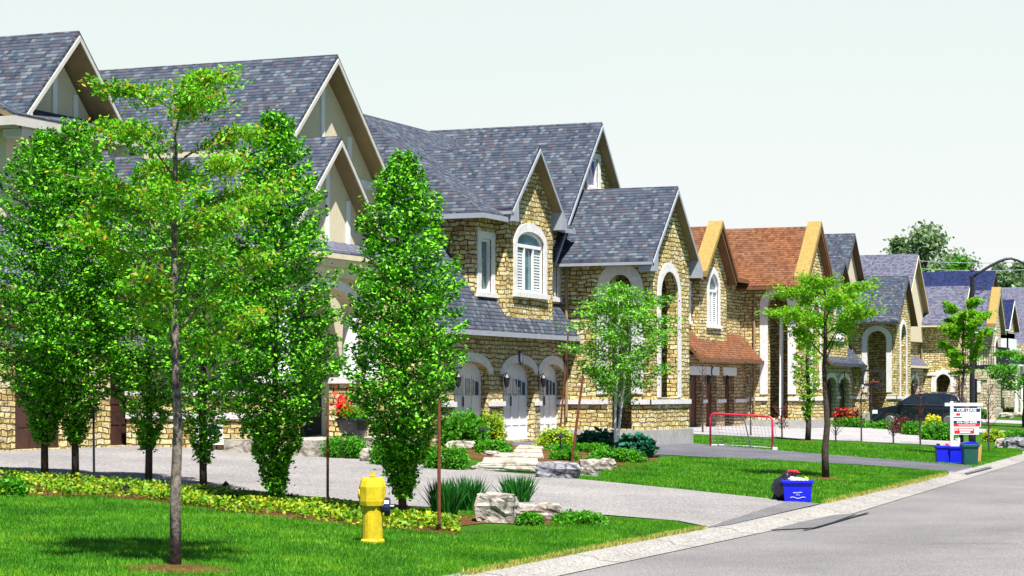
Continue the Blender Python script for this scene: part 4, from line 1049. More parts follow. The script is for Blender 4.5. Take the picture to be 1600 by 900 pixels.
keep = (np.sin(P[:, 0] * 4.1 + 1) * np.sin(P[:, 1] * 3.3) + g.normal(size=len(P)) * .3) > -.12
P = P[keep]; P[:, 2] += .03 + g.random(len(P)) * .13
o = npmesh("ground_cover", leaf_verts(P, .035, g, .45, .7), 4, "leaf_cover"); o["kind"] = "stuff"; tag(o, "yellow and green ground cover leaves along the driveway lawn edge", "ground cover")
struct(ruled([(690, 798), (760, 808), (860, 812), (960, 812)], [(690, 826), (760, 818), (860, 822), (965, 818)], .012, 6, 3), "mulch_patch", "mulch")
def disc(px, py, r, off, name, mat, seed):
    c = G(px, py); rnd = random.Random(seed); m = MB(); k = 26
    ps = [(c.x + r * rnd.uniform(.8, 1.15) * math.cos(2 * math.pi * i / k), c.y + r * rnd.uniform(.8, 1.15) * math.sin(2 * math.pi * i / k)) for i in range(k)]
    m.add([(c.x, c.y, zt(c.x, c.y) + off + .03)] + [zoff(p, off) for p in ps], [(0, i + 1, (i + 1) % k + 1) for i in range(k)]); return struct(m, name, mat)
disc(278, 890, .62, .012, "mulch_ring", "mulch", 1); disc(1291, 749, .5, .012, "mulch_ring", "mulch", 2)
for i, (x, y) in enumerate(((430, 791), (322, 768), (1262, 690), (232, 758))): disc(x, y, .35, .016, "mulch_ring", "mulch", 5 + i)
# the planted bed before the second house
struct(ruled([(655, 722), (735, 716), (860, 742), (905, 745), (985, 735), (1030, 722)], [(640, 700), (735, 692), (860, 690), (905, 690), (985, 690), (1026, 700)], .010, 6, 3), "planting_bed", "mulch")
# grass blades
def grass(A, B, n, name, label, seed, h=.045, wd=.007):
    g = rg(seed); P, _ = region_pts(A, B, n, g); n = len(P)
    tip = P + g.normal(size=(n, 3)) * np.array([.018, .018, 0]) + np.array([0, 0, 1]) * (h * g.uniform(.5, 1.25, n))[:, None]
    th = g.uniform(0, np.pi, n); wv = np.stack([np.cos(th), np.sin(th), np.zeros(n)], 1) * wd
    P = P - np.array([0, 0, .01])
    V = np.stack([P - wv, P + wv, tip], 1).reshape(-1, 3)
    o = npmesh(name, V, 3, "grass_blade"); o["kind"] = "stuff"; tag(o, label, "grass")
grass([(-40, 776), (150, 776), (350, 799), (560, 822), (716, 836), (960, 812), (1100, 826)], [(-40, 930), (150, 930), (350, 930), (560, 930), (735, 900), (920, 863), (1100, 828)], 150000, "lawn_grass", "short bright green grass of the front lawn around the hydrant", 81)
grass([(480, 779), (620, 793), (700, 799), (870, 806), (1060, 816)], [(480, 788), (620, 804), (700, 810), (870, 812), (1060, 820)], 14000, "lawn_grass", "narrow strip of green grass between the driveway and the ground cover", 82)
grass([(868, 744), (1060, 714), (1200, 718), (1350, 728), (1480, 738)], [(868, 746), (1060, 763), (1200, 780), (1285, 788), (1482, 741)], 80000, "lawn_grass", "mown green grass of the second lawn around the lime tree", 83, .05, .011)
grass([(1070, 680), (1250, 690), (1400, 697), (1520, 704), (1590, 700)], [(1070, 692), (1250, 707), (1400, 720), (1520, 732), (1598, 710)], 50000, "lawn_grass", "strip of green grass behind the hockey net", 84, .06, .014)

g = rg(88); A = [(735, 901), (920, 863), (1010, 846), (1104, 828)]; Bq = [(720, 897), (905, 861), (1000, 843), (1096, 826)]
P, _ = region_pts(A, Bq, 5200, g); n = len(P); tip = P + g.normal(size=(n, 3)) * np.array([.03, .03, 0]) + np.array([0, 0, 1]) * (.06 * g.uniform(.3, 1.3, n))[:, None]
th = g.uniform(0, np.pi, n); wv = np.stack([np.cos(th), np.sin(th), np.zeros(n)], 1) * .009
o = npmesh("dry_grass", np.stack([P - wv, P + wv, tip], 1).reshape(-1, 3), 3, "dry_grass"); o["kind"] = "stuff"; tag(o, "dry yellowish grass fringe along the kerb of the front lawn", "grass")
P, _ = region_pts([(1290, 788), (1400, 764), (1482, 744)], [(1282, 786), (1392, 761), (1474, 741)], 3600, g); n = len(P); tip = P + g.normal(size=(n, 3)) * np.array([.03, .03, 0]) + np.array([0, 0, 1]) * (.07 * g.uniform(.3, 1.3, n))[:, None]
th = g.uniform(0, np.pi, n); wv = np.stack([np.cos(th), np.sin(th), np.zeros(n)], 1) * .012
o = npmesh("dry_grass", np.stack([P - wv, P + wv, tip], 1).reshape(-1, 3), 3, "dry_grass"); o["kind"] = "stuff"; tag(o, "dry yellowish grass fringe along the kerb of the second lawn", "grass")

far_tree(1420, 260, 378, 90, "pale rounded tree between the evergreen and the tall grey-green tree", 39, n=5000)
far_tree(1500, 262, 398, 90, "pale low tree behind the lamp post", 40, n=4500)
# ---------------------------------------------------------------- things on the lawns and drives
def basis(o): pass
# fire hydrant
b = G(582, 848); s_ = dep(b) / 3400; Hh = 110 * s_; k = Hh / 0.98
T = empty("fire_hydrant", b, "yellow fire hydrant with a dark outlet cap, standing in the front lawn", "hydrant")
m = MB(); m.lathe(b, [(.17 * k, -.02), (.17 * k, .03 * k), (.145 * k, .06 * k), (.14 * k, .55 * k), (.145 * k, .56 * k)], 18); m.build("barrel", "hydrant_yellow", T, smooth=False)
m = MB(); m.lathe(b, [(.18 * k, .52 * k), (.19 * k, .58 * k), (.19 * k, .78 * k), (.165 * k, .87 * k), (.145 * k, .905 * k)], 10); m.build("bonnet", "hydrant_yellow", T)
m = MB(); m.lathe(b, [(.04 * k, .90 * k), (.05 * k, .93 * k), (.034 * k, .935 * k), (.028 * k, .985 * k)], 5); m.build("operating_nut", "hydrant_yellow", T)
for i in range(2):
    dr = RV if i == 0 else -RV
    c = b + Vector((0, 0, .50 * k if i == 0 else .68 * k)) + (FV * -.02)
    m = MB(); rr = .105 if i == 0 else .06
    if i == 0:
        m.tube([c + dr * .13 * k, c + dr * .17 * k, c + dr * .172 * k, c + dr * .235 * k, c + dr * .25 * k, c + dr * .252 * k, c + dr * .30 * k], [.08 * k, .08 * k, .135 * k, .13 * k, .11 * k, .035 * k, .03 * k], 16); m.build("outlet_cap", "hydrant_black", T)
    else:
        m.tube([c + dr * .14 * k, c + dr * .185 * k, c + dr * .20 * k], [.07 * k, .07 * k, .05 * k], 12); m.build("side_cap", "hydrant_yellow", T)
c = b - FV * .12 * k + Vector((0, 0, .35 * k)) + RV * .02
m = MB(); m.prism([c + RV * .085 * k + Vector((0, 0, -.33 * k)), c - RV * .06 * k + Vector((0, 0, -.33 * k)), c + RV * .0 + Vector((0, 0, .22 * k)), c + RV * .04 * k + Vector((0, 0, .22 * k))], -FV * .02); m.build("front_rib", "hydrant_yellow", T)
m = MB()
for i in range(8):
    a = i * math.pi / 4 + .3; q = b + Vector((math.cos(a) * .155 * k, math.sin(a) * .155 * k, 0)); m.lathe(q, [(.014, .545 * k), (.014, .60 * k)], 6)
m.each("bolt", "hydrant_yellow", T)

# stakes
def stake(px, py, tx, ty, label, mat="rust_metal", r=.022, name="stake"):
    b = G(px, py); s = dep(b) / 3400; t = b + RV * ((tx - px) * s) + Vector((0, 0, (py - ty) * s))
    m = MB(); m.tube([b - Vector((0, 0, .05)), b.lerp(t, .5), t], [r, r, r * .9], 7)
    thing(m, name, mat, b, label, "stake", "thin stakes along the driveway and beds")
stake(512, 795, 512, 622, "rusty upright stake in the ground cover between two columnar trees")
stake(686, 829, 686, 628, "thick rusty upright stake in front of the iris clumps", r=.026)
stake(893, 722, 911, 588, "long rusty stake leaning away from the garage, behind the dark boulder", r=.032)
stake(873, 700, 888, 520, "thin rusty stake leaning against the third white garage door", r=.03)
stake(318, 768, 309, 560, "greenish wooden stake tied to the slender columnar tree", "bark_dark", .03)
stake(147, 755, 146, 640, "short dark post beside a small box in the ground cover", "black_metal", .022)
# path lights and spot lights
def path_light(px, py, hpx, label):
    b = G(px, py); s = dep(b) / 3400; h = hpx * s; T = empty("path_light", b, label, "path light", "small garden lights in the beds")
    m = MB(); m.lathe(b, [(.016, -.03), (.016, h * .8)], 8); m.build("post", "black_metal", T)
    m = MB(); m.lathe(b, [(.03, h * .78), (.05, h * .82), (.05, h * .88)], 10); m.build("lens", "glass", T)
    m = MB(); m.lathe(b, [(.16, h * .881), (.15, h * .92), (.03, h)], 12); m.build("cap", "black_metal", T)
path_light(755, 706, 39, "black path light beside the stepping stones and low juniper")
path_light(876, 713, 36, "black path light in the low juniper near the leaning stakes")
path_light(703, 693, 16, "small path light half hidden behind the clipped hedge")
def spot(px, py, label, hpx=16):
    b = G(px, py); s = dep(b) / 3400; h = hpx * s; T = empty("garden_spotlight", b, label, "spotlight", "small garden lights in the beds")
    m = MB(); m.lathe(b, [(.012, -.02), (.012, h * .6)], 6); m.build("post", "black_metal", T)
    c = b + Vector((0, 0, h * .75)); m = MB(); m.tube([c - RV * .05 - Vector((0, 0, .04)), c + RV * .05 + Vector((0, 0, .05))], [.035, .05], 10); m.build("lamp_head", "black_metal", T)
spot(351, 771, "small black spotlight beside the slender staked tree"); spot(196, 776, "small black spotlight low in the ground cover near the front trunk"); spot(367, 782, "tiny black spotlight in the bare mulch beside the driveway", 12)
b = G(149, 755); m = MB(); s = dep(b) / 3400; m.box(b + Vector((-.05, -.05, 0)), b + Vector((.05, .05, 13 * s))); thing(m, "junction_box", "black_metal", b, "small dark outlet box at the foot of the short dark post", "box", bevel=.008)

# rocks
def rock(px, py, wpx, hpx, label, seed, mat="rock_light", depth=.7, group="landscape boulders", flat=.85):
    import bmesh
    b = G(px, py); s = dep(b) / 3400; R = wpx * s / 2; h = hpx * s
    bm = bmesh.new(); bmesh.ops.create_cube(bm, size=2); bmesh.ops.subdivide_edges(bm, edges=bm.edges[:], cuts=7, use_grid_fill=True)
    rnd = random.Random(seed); o1, o2 = rnd.uniform(0, 50), rnd.uniform(0, 50)
    from mathutils import noise as nz
    for v in bm.verts:
        p = v.co.copy(); q = p.normalized() * 1.25; p = p.lerp(q, .42)
        f = nz.noise(p * 1.1 + Vector((o1, o2, 0))) * .28 + nz.noise(p * 3.1 + Vector((o2, o1, 0))) * .13
        p += p.normalized() * f
        v.co = RV * (p.x * R * .92) + FV * (p.y * R * depth) + Vector((0, 0, (p.z * .55 * flat + .42) * h))
    me = bpy.data.meshes.new("boulder"); bm.to_mesh(me); bm.free(); me.materials.append(MAT[mat]); uvs(me)
    o = bpy.data.objects.new("boulder", me); COL.objects.link(o); o.location = b; return tag(o, label, "boulder", group)
rock(774, 816, 68, 50, "tall pale cracked boulder beside the iris clumps in the front lawn", 1, depth=.8)
rock(843, 812, 72, 28, "long flat pale rock just behind the low fern-like plant", 2, depth=.6)
rock(872, 747, 68, 27, "dark grey boulder at the driveway edge below the leaning stakes", 3, "rock_dark", .6)
rock(921, 745, 34, 30, "squarish pale block next to the dark grey boulder", 4, depth=.6)
rock(944, 735, 34, 20, "pinkish pale block at the end of the row beside the juniper", 5, depth=.6)
rock(796, 737, 112, 17, "long low weathered stone step at the end of the stepping stones", 6, "flagstone", .22)
rock(768, 712, 26, 8, "small pale edging stone beside the low juniper", 7, depth=.6)
rock(718, 702, 44, 14, "pale edging stone behind the rounded hedge", 8, depth=.4)
rock(520, 700, 60, 14, "weathered stone edging behind the clipped hedge", 9, "flagstone", .4)
rock(585, 722, 44, 24, "stacked stone step between the two hedges", 10, "flagstone", .5)
rock(1568, 700, 26, 16, "small pale rock at the start of the far rock group", 11, depth=.6)
rock(1592, 702, 44, 20, "dark and white streaked rock at the edge of the picture", 12, "rock_dark", .6)
rock(1548, 655, 18, 9, "small pale rock beside the far bright green bush", 13); rock(1572, 653, 22, 9, "pale rock under the far yellow-orange shrub", 14); rock(1594, 651, 20, 8, "pale rock farthest along beside the leafy edge tree", 15)
# stepping stones
for i, (x0, y0, x1, y1) in enumerate(((750, 732, 842, 718), (770, 716, 850, 710), (800, 708, 848, 704), (806, 702, 850, 698))):
    A = [G(x0, y0), G(x1, y0 + 1), G(x1 - 2, y1 + 1), G(x0 + 6, y1)]
    c = (A[0] + A[2]) / 2; m = MB(); m.slab([a + Vector((0, 0, .06)) for a in A], .09)
    thing(m, "stepping_stone", "flagstone", Vector((c.x, c.y, c.z)), ["widest and lowest stepping stone, just behind the long stone step", "second stepping stone up from the driveway", "third stepping stone up from the driveway", "narrow stepping stone nearest the white garage doors"][i], "stepping stone", "stepping stones up to the garage doors", bevel=.02)
b = Vector((XY(552, 23.86), 23.86, .982))
T = empty("flower_pot", b, "dark round pot of red flowers on the stone wall under the porch columns", "plant pot"); s = dep(b) / 3400
m = MB(); R = 26 * s; m.lathe(b, [(R * .6, 0), (R * .85, 12 * s), (R, 27 * s), (R * 1.08, 28 * s), (R * 1.08, 31 * s), (R * .9, 31 * s), (R * .88, 29 * s), (0.01, 29 * s)], 18); m.build("pot", "bag_black", T)
g = rg(90); P = np.array(b) + g.normal(size=(700, 3)) * np.array([R * .55, R * .55, 7 * s]) + np.array([0, 0, 38 * s]); npmesh("foliage", leaf_verts(P, .05, g, .4), 4, "leaf_bush", T)
P = np.array(b) + np.array(RV) * (-16 * s) + g.normal(size=(160, 3)) * np.array([R * .25, R * .25, 11 * s]) + np.array([0, 0, 46 * s]); npmesh("flowers", leaf_verts(P, .06, g, .3, .8), 4, "petal_red", T)
P = np.array(b) + g.normal(size=(60, 3)) * np.array([R * .55, R * .55, 8 * s]) + np.array([0, 0, 44 * s]); npmesh("blossoms", leaf_verts(P, .05, g, .3, .8), 4, "petal_orange", T)

# recycling boxes
def text_mesh(s, size, loc, mat, par, name, ux, uz, ext=.001, align='CENTER', sx=1.0):
    cu = bpy.data.curves.new(name, 'FONT'); cu.body = s; cu.size = size; cu.align_x = align; cu.align_y = 'CENTER'; cu.extrude = ext; cu.offset = size * .022; cu.resolution_u = 3
    o = bpy.data.objects.new(name, cu); COL.objects.link(o); dg = bpy.context.evaluated_depsgraph_get()
    me = bpy.data.meshes.new_from_object(o.evaluated_get(dg)); bpy.data.objects.remove(o); bpy.data.curves.remove(cu)
    nrm = ux.cross(uz); M = Matrix((ux * sx, uz, nrm)).transposed().to_4x4()
    me.transform(M); me.materials.clear(); me.materials.append(MAT[mat])
    o = bpy.data.objects.new(name, me); COL.objects.link(o); o.parent = par; o.location = Vector(loc) - origin(par); return o
ZU = Vector((0, 0, 1))
def tub(b, ax, ay, w0, d0, h, mat, par, flare=.12, rim=.03, thick=.02, name="body"):
    """open tapered tub: outer skin, rim, inner skin"""
    def ring(w_, d_, z): return [b + ax * (sx * w_) + ay * (sy * d_) + ZU * z for sx, sy in ((-1, -1), (1, -1), (1, 1), (-1, 1))]
    w1, d1 = w0 * (1 + flare), d0 * (1 + flare)
    R_ = [ring(w0, d0, 0), ring(w1, d1, h * .86), ring(w1 + rim, d1 + rim, h * .87), ring(w1 + rim, d1 + rim, h), ring(w1 - thick, d1 - thick, h), ring(w0 - thick, d0 - thick, thick)]
    vs = [p for r in R_ for p in r]; fs = [(3, 2, 1, 0)]
    for j in range(5):
        for i in range(4): fs.append((j * 4 + i, j * 4 + (i + 1) % 4, (j + 1) * 4 + (i + 1) % 4, (j + 1) * 4 + i))
    fs.append((20, 21, 22, 23)); m = MB(); m.add(vs, fs); return m.build(name, mat, par, bevel=.008)
def rot(v, a): return Vector((v.x * math.cos(a) - v.y * math.sin(a), v.x * math.sin(a) + v.y * math.cos(a), 0))
b = G(1246, 785); s = dep(b) / 3400; ax = rot(RV, math.radians(-6)); ay = rot(FV, math.radians(-6))
T = empty("recycling_box", b, "blue recycling box heaped with paper at the end of the driveway", "recycling box", "blue recycling boxes")
hw = 20 * s; hh = 35 * s
tub(b, ax, ay, hw, hw * .75, hh, "blue_plastic", T)
m = MB(); m.box((-.1, -.1, 0), (.1, .1, .1)); 
c = b - ay * (hw * .75 * 1.1 + .012)
for i, (tx, sz, z) in enumerate((("Region", .075, .50), ("of", .05, .40), ("recycle  blue", .062, .30))):
    pass
m = MB()                                    # the small printed emblem, too worn to read: strokes and a swoosh
rnd = random.Random(4)
def stroke(u0, z0, u1, z1, t=.006):
    tilt = .12 / .86 * hw * .75 / hh
    def pt(u, z): return b + ax * u - ay * (hw * .75 + (z / (hh * .86)) * .12 * hw * .75 + .006) + ZU * z
    p0, p1 = pt(u0, z0), pt(u1, z1); q = Vector((0, 0, t)); m.prism([p0 - q, p1 - q, p1 + q, p0 + q], -ay * .003)
for i in range(9): u = -.085 + i * .019; stroke(u, hh * .46, u + .012, hh * .46 + rnd.uniform(-.012, .014), .007)
for i in range(4): u = -.03 + i * .018; stroke(u, hh * .36, u + .011, hh * .36 + rnd.uniform(-.008, .008), .005)
for i in range(10): u = -.14 + i * .028; stroke(u, hh * (.235 + .03 * math.sin(i * .9)), u + .027, hh * (.235 + .03 * math.sin((i + 1) * .9)), .005)
m.build("printed_emblem", "sign_white", T)
for i, (u, v, w_, h_, mt, a) in enumerate(((-.13, 0, .10, .07, "paper_white", .3), (-.03, -.06, .09, .06, "paper_white", -.2), (.06, -.10, .07, .05, "paper_white", .1), (.13, -.09, .07, .07, "paper_yellow", 0))):
    p = b + ax * u + ay * v + ZU * (hh - .02); m = MB(); q = [p, p + rot(ax, a) * w_, p + rot(ax, a) * w_ + ZU * h_ + ay * .03, p + ZU * (h_ + .02)]
    m.prism(q, ay * .012); thing(m, "carton", mt, p, ["white crumpled paper at the bag side of the heaped blue box", "white carton in the middle of the heaped blue box", "small white carton beside the yellow one in the blue box", "yellow-green carton in the heaped blue box"][i], "carton", "paper and cartons in the blue box")
# black bag behind it
import bmesh
from mathutils import noise as nz
bb = b - ax * .17 + ay * .32; bb.z = zt(bb.x, bb.y)
bm = bmesh.new(); bmesh.ops.create_icosphere(bm, subdivisions=4, radius=1)
for v in bm.verts:
    p = v.co; r = 1 + .16 * nz.noise(p * 2.2) + .07 * nz.noise(p * 6); z = p.z
    k_ = .30 * (1 - .18 * max(0, z)) * r; v.co = RV * p.x * k_ * 1.0 + FV * p.y * k_ * .8 + ZU * (.26 + z * .27 * r)
me = bpy.data.meshes.new("garbage_bag"); bm.to_mesh(me); bm.free(); me.materials.append(MAT["bag_black"])
for p in me.polygons: p.use_smooth = True
T2 = empty("garbage_bag", bb, "shiny black garbage bag with a red tie behind the heaped blue box", "garbage bag")
o = bpy.data.objects.new("bag", me); COL.objects.link(o); o.parent = T2
m = MB(); p = bb + ZU * .50 + RV * .10
for i in range(7): a = i * .9; m.tube([p, p + RV * .07 * math.cos(a) + FV * .05 * math.sin(a) + ZU * .07, p + RV * .13 * math.cos(a) + FV * .06 * math.sin(a) + ZU * (.03 + .04 * (i % 2))], [.014, .022, .01], 5)
m.build("red_tie", "red_paint", T2)
m = MB(); p = bb - RV * .22; m.add([p + ZU * .25, p - RV * .10 + ZU * .02, p - RV * .02 - FV * .08 + ZU * .0, p + RV * .12 + ZU * .0], [(0, 1, 2), (0, 2, 3), (0, 3, 1), (1, 3, 2)]); m.build("bag_fold", "bag_black", T2)
# boxes by the sign
b = G(1482, 725); s = dep(b) / 3400
for i, (px, w_, lb) in enumerate(((1472.5, 9.6, "blue recycling box beside the lease sign, nearer the driveway"), (1493, 9.6, "blue recycling box beside the lease sign, next to the green bin"))):
    p = G(px, 723 + i); T = empty("recycling_box", p, lb, "recycling box", "blue recycling boxes"); tub(p, RV, FV, w_ * s, w_ * s * .8, 27 * s, "blue_plastic", T, flare=.06)
    q = p - FV * (w_ * s * .86) ; m = MB(); m.box((0, 0, 0), (0, 0, 0)) if False else None
    g = rg(95 + i); 
for i, (px, mt, lb) in enumerate(((1466, "bag_black", "dark crumpled packaging on the first box by the sign"), (1480, "petal_red", "red crumpled wrapper between the two boxes"), (1493, "paper_white", "white paper standing up in the second box by the sign"), (1500, "paper_white", "tall white carton beside the blue bin lid"))):
    p = G(px, 723) + ZU * (27 * s - .05); MATn = {"petal_red": "red_paint"}.get(mt, mt)
    m = MB(); rnd = random.Random(i); h_ = .10 if i < 2 else .18 + .08 * (i == 3)
    q = [p - RV * .07, p + RV * (.07 if i < 3 else .0), p + RV * (.05 if i < 3 else 0) + ZU * h_, p - RV * .04 + ZU * h_ * 1.2]; m.prism(q, FV * .04)
    thing(m, "packaging", MATn, p, lb, "packaging", "rubbish on the boxes by the sign")
p = G(1515, 727); T = empty("green_bin", p, "dark green organics bin with a blue lid beside the lease sign", "bin")
tub(p, RV, FV, 10.5 * s, 11 * s, 33 * s, "green_plastic", T, flare=.10)
m = MB(); R = 12.5 * s
pts = []
for i in range(9): a = math.pi * i / 8; pts.append(p + ZU * (33 * s + R * .30 * math.sin(a)) + RV * (R * math.cos(a)) - FV * R)
m.prism(pts, FV * 2 * R); m.build("lid", "blue_plastic", T)
p = G(1527, 722); m = MB(); q = [p - RV * .05 + ZU * .0, p + RV * .10, p + RV * .14 + ZU * 28 * s, p - RV * .02 + ZU * 30 * s]; m.prism(q, FV * .30); thing(m, "cardboard_box", "cardboard", p, "flattened brown cardboard box leaning behind the green bin", "cardboard box")

# FOR LEASE sign
b = G(1487, 712); s = dep(b) / 3400
T = empty("lease_sign", b, "white post sign with navy and red lease board near the blue boxes", "sign")
h = (712 - 627) * s
m = MB(); m.box((0, 0, 0), (0.01, 0.01, .01)); m = MB()
pt = lambda px, py, d=0: b + RV * ((px - 1487) * s) + ZU * ((712 - py) * s) - FV * d
def pbox(m, x0, y0, x1, y1, d0, d1):
    m.prism([pt(x0, y1, d0), pt(x1, y1, d0), pt(x1, y0, d0), pt(x0, y0, d0)], -FV * (d1 - d0)); return m
pbox(MB(), 1484.6, 627, 1489.4, 712, -.04, .04).build("post", "white_trim", T)
pbox(MB(), 1476, 629.5, 1535, 634.5, -.035, .045).build("arm", "white_trim", T)
bd = pbox(MB(), 1487.5 + 1, 637.5, 1532.5, 667, -.01, .012).build("board", "sign_white", T)
pbox(MB(), 1489.2, 638.5, 1531.5, 643.5, .0125, .016).build("header_band", "sign_navy", bd)
pbox(MB(), 1489, 657.3, 1531.5, 661.9, .0125, .016).build("phone_band", "sign_navy", bd)
pbox(MB(), 1489, 662, 1531.5, 666, .0125, .016).build("lower_band", "sign_red", bd)
pbox(MB(), 1494, 645.5, 1500, 649.5, .0125, .0155).build("emblem", "sign_red", bd)
pbox(MB(), 1489.5, 651.5, 1503, 653, .0125, .0155).build("small_print", "sign_navy", bd)
r2 = pbox(MB(), 1490, 667.6, 1529.5, 679, -.01, .012).build("rider", "sign_white", T)
pbox(MB(), 1491, 669.2, 1522, 677.6, .0125, .016).build("rider_panel", "sign_red", r2)
text_mesh("FOR LEASE", 6.4 * s, pt(1510.3, 641, .018), "paper_white", bd, "lettering", RV, ZU)
text_mesh("416-720-6000", 6.0 * s, pt(1510.5, 659.6, .018), "paper_white", bd, "phone_number", RV, ZU, sx=.93)
pbox(MB(), 1497, 663.6, 1524, 664.4, .0162, .018).build("small_lettering", "paper_white", bd)
pbox(MB(), 1498.5, 670.6, 1520, 672.6, .0162, .018).build("rider_line", "sign_white", r2)
pbox(MB(), 1499.5, 674.2, 1516, 676.2, .0162, .018).build("rider_line", "sign_white", r2)
pbox(MB(), 1492, 671, 1496.5, 672.4, .0162, .018).build("rider_mark", "sign_white", r2)
m = MB()
for x in (1495, 1526): m.tube([pt(x, 634.5), pt(x, 638)], .008, 5)
m.each("hanging_link", "black_metal", T)

# hockey net
a0 = G(1110, 697); a1 = G(1207, 703); up = 1.03
T = empty("hockey_net", (a0 + a1) / 2, "red street hockey net standing on the asphalt strip", "hockey net")
L = (a1 - a0); back = Vector((L.y, -L.x, 0)).normalized(); 
if back.dot(FV) < 0: back = -back
bk = back * .62; c = .13; u = L.normalized()
m = MB(); m.tube([a0, a0 + ZU * (up - c), a0 + ZU * (up - c * .35) + u * c * .3, a0 + ZU * up + u * c, a1 + ZU * up - u * c, a1 + ZU * (up - c * .35) - u * c * .3, a1 + ZU * (up - c), a1], .034, 8); m.build("goal_frame", "red_paint", T, smooth=True)
m = MB(); m.tube([a0 + ZU * .03, a0 + bk + u * .2 + ZU * .03, (a0 + a1) / 2 + bk * 1.25 + ZU * .03, a1 + bk - u * .2 + ZU * .03, a1 + ZU * .03], .022, 6); m.build("base_bar", "white_trim", T)
mid = (a0 + a1) / 2; m = MB(); m.tube([mid + ZU * (up - .02), mid + back * .22 + ZU * (up * .9), mid + bk * 1.2 + ZU * .03], .022, 6); m.build("centre_brace", "grey_metal", T)
m = MB(); top0 = a0 + ZU * (up - .03) + u * .05; top1 = a1 + ZU * (up - .03) - u * .05
def nt_(t, v):
    T_ = top0.lerp(top1, t) + back * .25 * min(1, v * 4) ; B_ = (a0 + u * .1).lerp(a1 - u * .1, t) + bk * (1 + .2 * math.sin(math.pi * t)) + ZU * .04
    return T_.lerp(B_, v) if v > .25 else (top0.lerp(top1, t)).lerp(T_.lerp(B_, .25), v * 4)
for i in range(17): m.tube([nt_(i / 16, v / 6) for v in range(7)], .004, 3, cap=False)
for j in range(11): m.tube([nt_(i / 8, j / 10) for i in range(9)], .004, 3, cap=False)
for e_, sg in ((a0, 1), (a1, -1)):
    for j in range(9):
        z = up * (j + .5) / 9; f = 1 - z / up * .75; m.tube([e_ + ZU * z, e_ + bk * f + u * sg * .2 * f + ZU * z], .004, 3, cap=False)
    for j in range(5):
        f = (j + 1) / 5; m.tube([e_ + bk * f + u * sg * .2 * f, e_ + bk * f * .25 + ZU * (up - .05) + u * sg * .05], .004, 3, cap=False)
n_ = m.build("netting", "net_white", T)
q = G(1207, 703); m = MB(); p = a1 + u * .05; m.box(p + Vector((-.10, -.10, 0)), p + Vector((.06, .02, .09))); m.build("corner_weight", "paper_white", T)

# basketball hoop
b = G(1361, 668); s = dep(b) / 3400
T = empty("basketball_hoop", b, "black basketball hoop with a clear framed backboard near the fourth house", "basketball hoop")
m = MB(); m.tube([b, b + ZU * (668 - 600) * s], .055, 8); m.build("pole", "black_metal", T)
c = b + ZU * (668 - 590) * s + RV * 3 * s; W_ = 16 * s; Hh2 = 11 * s
m = MB(); t_ = .05
for sg in (-1, 1):
    m.prism([c + RV * (sg * W_ - t_) - ZU * Hh2, c + RV * (sg * W_ + t_) - ZU * Hh2, c + RV * (sg * W_ + t_) + ZU * Hh2, c + RV * (sg * W_ - t_) + ZU * Hh2], -FV * .06)
    m.prism([c - RV * (W_ - t_) + ZU * (sg * Hh2 - t_), c + RV * (W_ - t_) + ZU * (sg * Hh2 - t_), c + RV * (W_ - t_) + ZU * (sg * Hh2 + t_), c - RV * (W_ - t_) + ZU * (sg * Hh2 + t_)], -FV * .06)
m.build("backboard_frame", "black_metal", T)
m = MB(); rr = .23; cc = c - FV * .35 - ZU * Hh2 * .6; m.tube([cc + RV * rr * math.cos(a) + FV * rr * math.sin(a) for a in [i * math.pi / 8 for i in range(17)]], .015, 5, cap=False); m.build("rim", "red_paint", T)
m = MB(); m.box(b + Vector((-.5, -.35, 0)), b + Vector((.5, .35, .18))); m.build("base", "black_metal", T, bevel=.04)

# street lamp
b = Vector((76 * (CT + .2115 * ST), 76 * (ST - .2115 * CT), 0)); b.z = zt(b.x, b.y); s = 76 / 3400
pz = lambda px, py: b + RV * ((px - 1519) * s) + ZU * ((612 + (CH - b.z) / s) - py) * s
T = empty("street_lamp", b, "dark street lamp post with a long curved arm and scroll bracket", "street lamp")
m = MB(); m.lathe(b, [(.13, -.1), (.13, .5), (.10, .6), (.085, 3.5), (.07, 0) if False else (.08, (704 - 425) * s * .97)], 12)
m.build("post", "black_metal", T)
m = MB(); m.lathe(b, [(.06, (704 - 426) * s), (.09, (704 - 424) * s), (.02, (704 - 417) * s)], 10); m.build("finial", "fascia_dark", T)
P = [pz(1521, 432)] + [pz(x, y) for x, y in ((1530, 426), (1545, 417), (1560, 409), (1572, 404.5), (1580, 404), (1590, 407), (1600, 412), (1608, 418))]
m = MB(); m.tube(P, [.05] * 5 + [.042] * 4, 8); m.build("arm", "black_metal", T, smooth=True)
m = MB(); c = pz(1529, 453); m.tube([c + RV * .13 * math.cos(a) + ZU * .13 * math.sin(a) for a in [i * math.pi / 10 for i in range(21)]], .014, 5); c = pz(1537, 451); m.tube([c + RV * .06 * math.cos(a) + ZU * .06 * math.sin(a) for a in [i * math.pi / 6 for i in range(13)]], .014, 5)
m.tube([pz(1521, 458), pz(1529, 460), pz(1540, 450), pz(1543, 436)], .018, 5); m.build("scroll_bracket", "fascia_dark", T)
m = MB(); q = pz(1608, 418); m.lathe(q, [(.03, .02), (.16, -.08), (.2, -.14), (.12, -.24), (.02, -.27)], 12); m.build("lamp_head", "fascia_dark", T)

